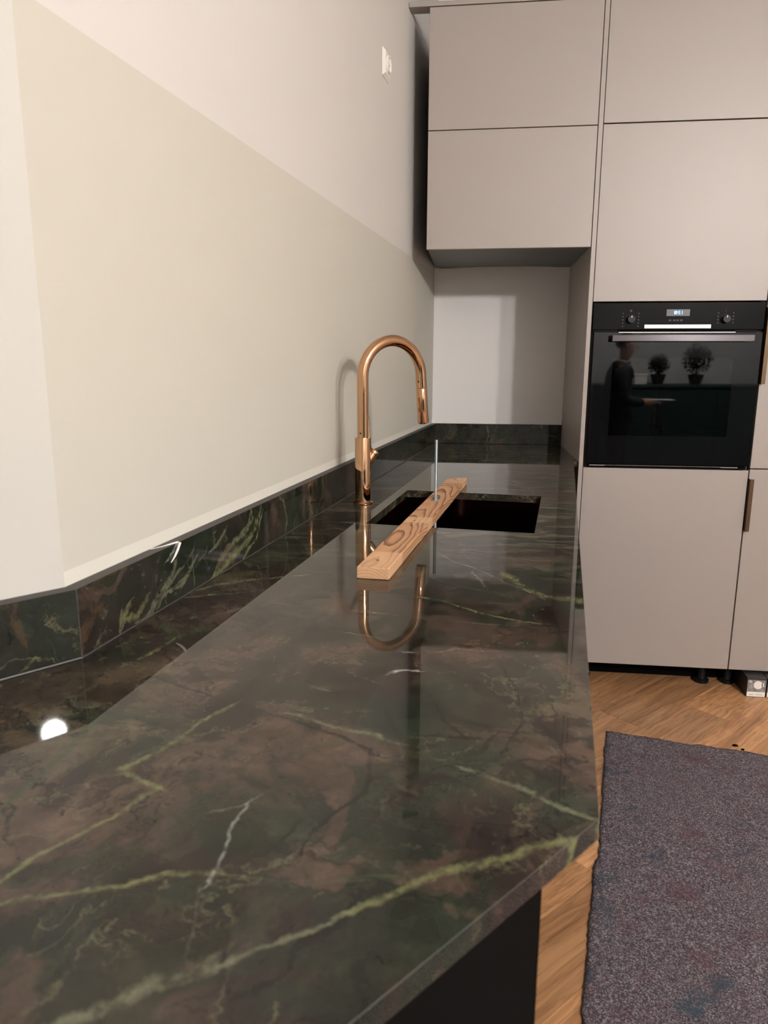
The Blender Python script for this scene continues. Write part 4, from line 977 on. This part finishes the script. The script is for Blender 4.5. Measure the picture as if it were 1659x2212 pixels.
# forward is +x, the person's left is +y
V_ = [((0, 0, .83), (.105, .135)), ((.0, 0, .98), (.095, .125)), ((.01, 0, 1.14), (.10, .145)), ((.02, 0, 1.235), (.075, .10)), ((.035, 0, 1.29), .046), ((.055, 0, 1.345), .060), ((.062, 0, 1.415), (.086, .068)), ((.055, 0, 1.475), (.066, .055))]
E_ = [(0, 1), (1, 2), (2, 3), (3, 4), (4, 5), (5, 6), (6, 7)]
for sg in (-1, 1):
    b = len(V_); V_ += [((.015, sg * .15, 1.205), .050), ((-.01, sg * .20, 1.09), .043), ((.01, sg * .215, .965), .037), ((.12, sg * .17, .93), .032), ((.215, sg * .105, .925), .025), ((.255, sg * .085, .925), (.022, .034)), ((.295, sg * .07, .928), (.014, .034))]
    E_ += [(3, b), (b, b + 1), (b + 1, b + 2), (b + 2, b + 3), (b + 3, b + 4), (b + 4, b + 5), (b + 5, b + 6)]
    c = len(V_)
    for k, (o_y, L) in enumerate(((-.024, .060), (-.008, .068), (.008, .064), (.023, .050))):
        i0 = len(V_); y0 = sg * .07 + o_y
        V_ += [((.312, y0, .932), .0085), ((.312 + L * .5, y0 * .96, .930), .0080), ((.312 + L * .85, y0 * .94, .914), .0070)]
        E_ += [(b + 6, i0), (i0, i0 + 1), (i0 + 1, i0 + 2)]
    i0 = len(V_); V_ += [((.262, sg * .045, .935), .0105), ((.290, sg * .030, .943), .0095), ((.315, sg * .030, .944), .0080)]; E_ += [(b + 5, i0), (i0, i0 + 1), (i0 + 1, i0 + 2)]
    b = len(V_); V_ += [((.0, sg * .085, .75), .085), ((.015, sg * .09, .44), .052), ((-.01, sg * .09, .22), .048), ((-.02, sg * .09, .075), .034), ((.03, sg * .095, .045), (.035, .03)), ((.12, sg * .10, .032), (.035, .022))]
    E_ += [(0, b), (b, b + 1), (b + 1, b + 2), (b + 2, b + 3), (b + 3, b + 4), (b + 4, b + 5)]
body = skin_mesh('body', M['skin'], V_, E_)
J = [((0, 0, .72), (.160, .190)), ((0, 0, .84), (.155, .185)), ((.0, 0, .98), (.125, .155)), ((.005, 0, 1.14), (.130, .172)), ((.015, 0, 1.235), (.098, .125)), ((.025, 0, 1.285), .064)]; JE = [(0, 1), (1, 2), (2, 3), (3, 4), (4, 5)]
for sg in (-1, 1):
    b = len(J); J += [((.012, sg * .155, 1.205), .070), ((-.012, sg * .205, 1.09), .062), ((.008, sg * .22, .965), .056), ((.12, sg * .172, .93), .048), ((.205, sg * .112, .925), .038)]; JE += [(4, b)] + [(b + k, b + k + 1) for k in range(4)]
skin_mesh('jacket', M['jacket'], J, JE)
T_ = [((0, 0, .80), (.150, .180)), ((0, 0, .93), (.135, .170))]; TE = [(0, 1)]
for sg in (-1, 1):
    b = len(T_); T_ += [((.0, sg * .088, .74), .108), ((.015, sg * .092, .44), .070), ((-.008, sg * .092, .22), .066), ((-.018, sg * .092, .08), .056)]; TE += [(0, b)] + [(b + k, b + k + 1) for k in range(3)]
skin_mesh('trousers', M['trousers'], T_, TE)
for sg in (-1, 1): skin_mesh('shoe', M['shoe'], [((-.045, sg * .095, .046), (.042, .042)), ((.03, sg * .097, .045), (.046, .042)), ((.12, sg * .10, .036), (.044, .032)), ((.165, sg * .10, .03), (.03, .024))], [(0, 1), (1, 2), (2, 3)])
skin_mesh('hair', M['hair'], [((.005, 0, 1.38), (.062, .070)), ((.025, 0, 1.445), (.090, .079)), ((.055, 0, 1.488), (.078, .066)), ((.105, 0, 1.488), (.036, .045))], [(0, 1), (1, 2), (2, 3)])
m_ = MB(); Q = Vector((px_, py_, 0)); m_.tube([Q + Vector((.132, 0, 1.43)), Q + Vector((.158, 0, 1.395)), Q + Vector((.145, 0, 1.385))], [.008, .013, .010], 10); m_.build('nose', M['skin'], pe_, sub=1)
for sg in (-1, 1):
    m_ = MB(); m_.tube([Q + Vector((.128, sg * .030, 1.425)), Q + Vector((.140, sg * .030, 1.425))], [.010, .006], 10); m_.build('eye', M['eye'], pe_)
    m_ = MB(); m_.tube([Q + Vector((.045, sg * .066, 1.435)), Q + Vector((.035, sg * .082, 1.425)), Q + Vector((.045, sg * .072, 1.390))], [.010, .016, .008], 8); m_.build('ear', M['skin'], pe_, sub=1)
m_ = MB(); m_.tube([Q + Vector((.128, -.022, 1.362)), Q + Vector((.140, 0, 1.362)), Q + Vector((.128, .022, 1.362))], [.003, .006, .003], 8); m_.build('mouth', M['skin'], pe_)
pp = [(px_ + .28, py_ - .085, .950), (px_ + .49, py_ - .085, .948), (px_ + .49, py_ + .085, .948), (px_ + .28, py_ + .085, .950)]
m_ = MB(); m_.hexa(pp, [(x, y, z + .0008) for x, y, z in pp]); tag(m_.build('paper_sheet', M['paper'], smooth=False), 'white sheet of paper held by the mirrored person', 'paper')
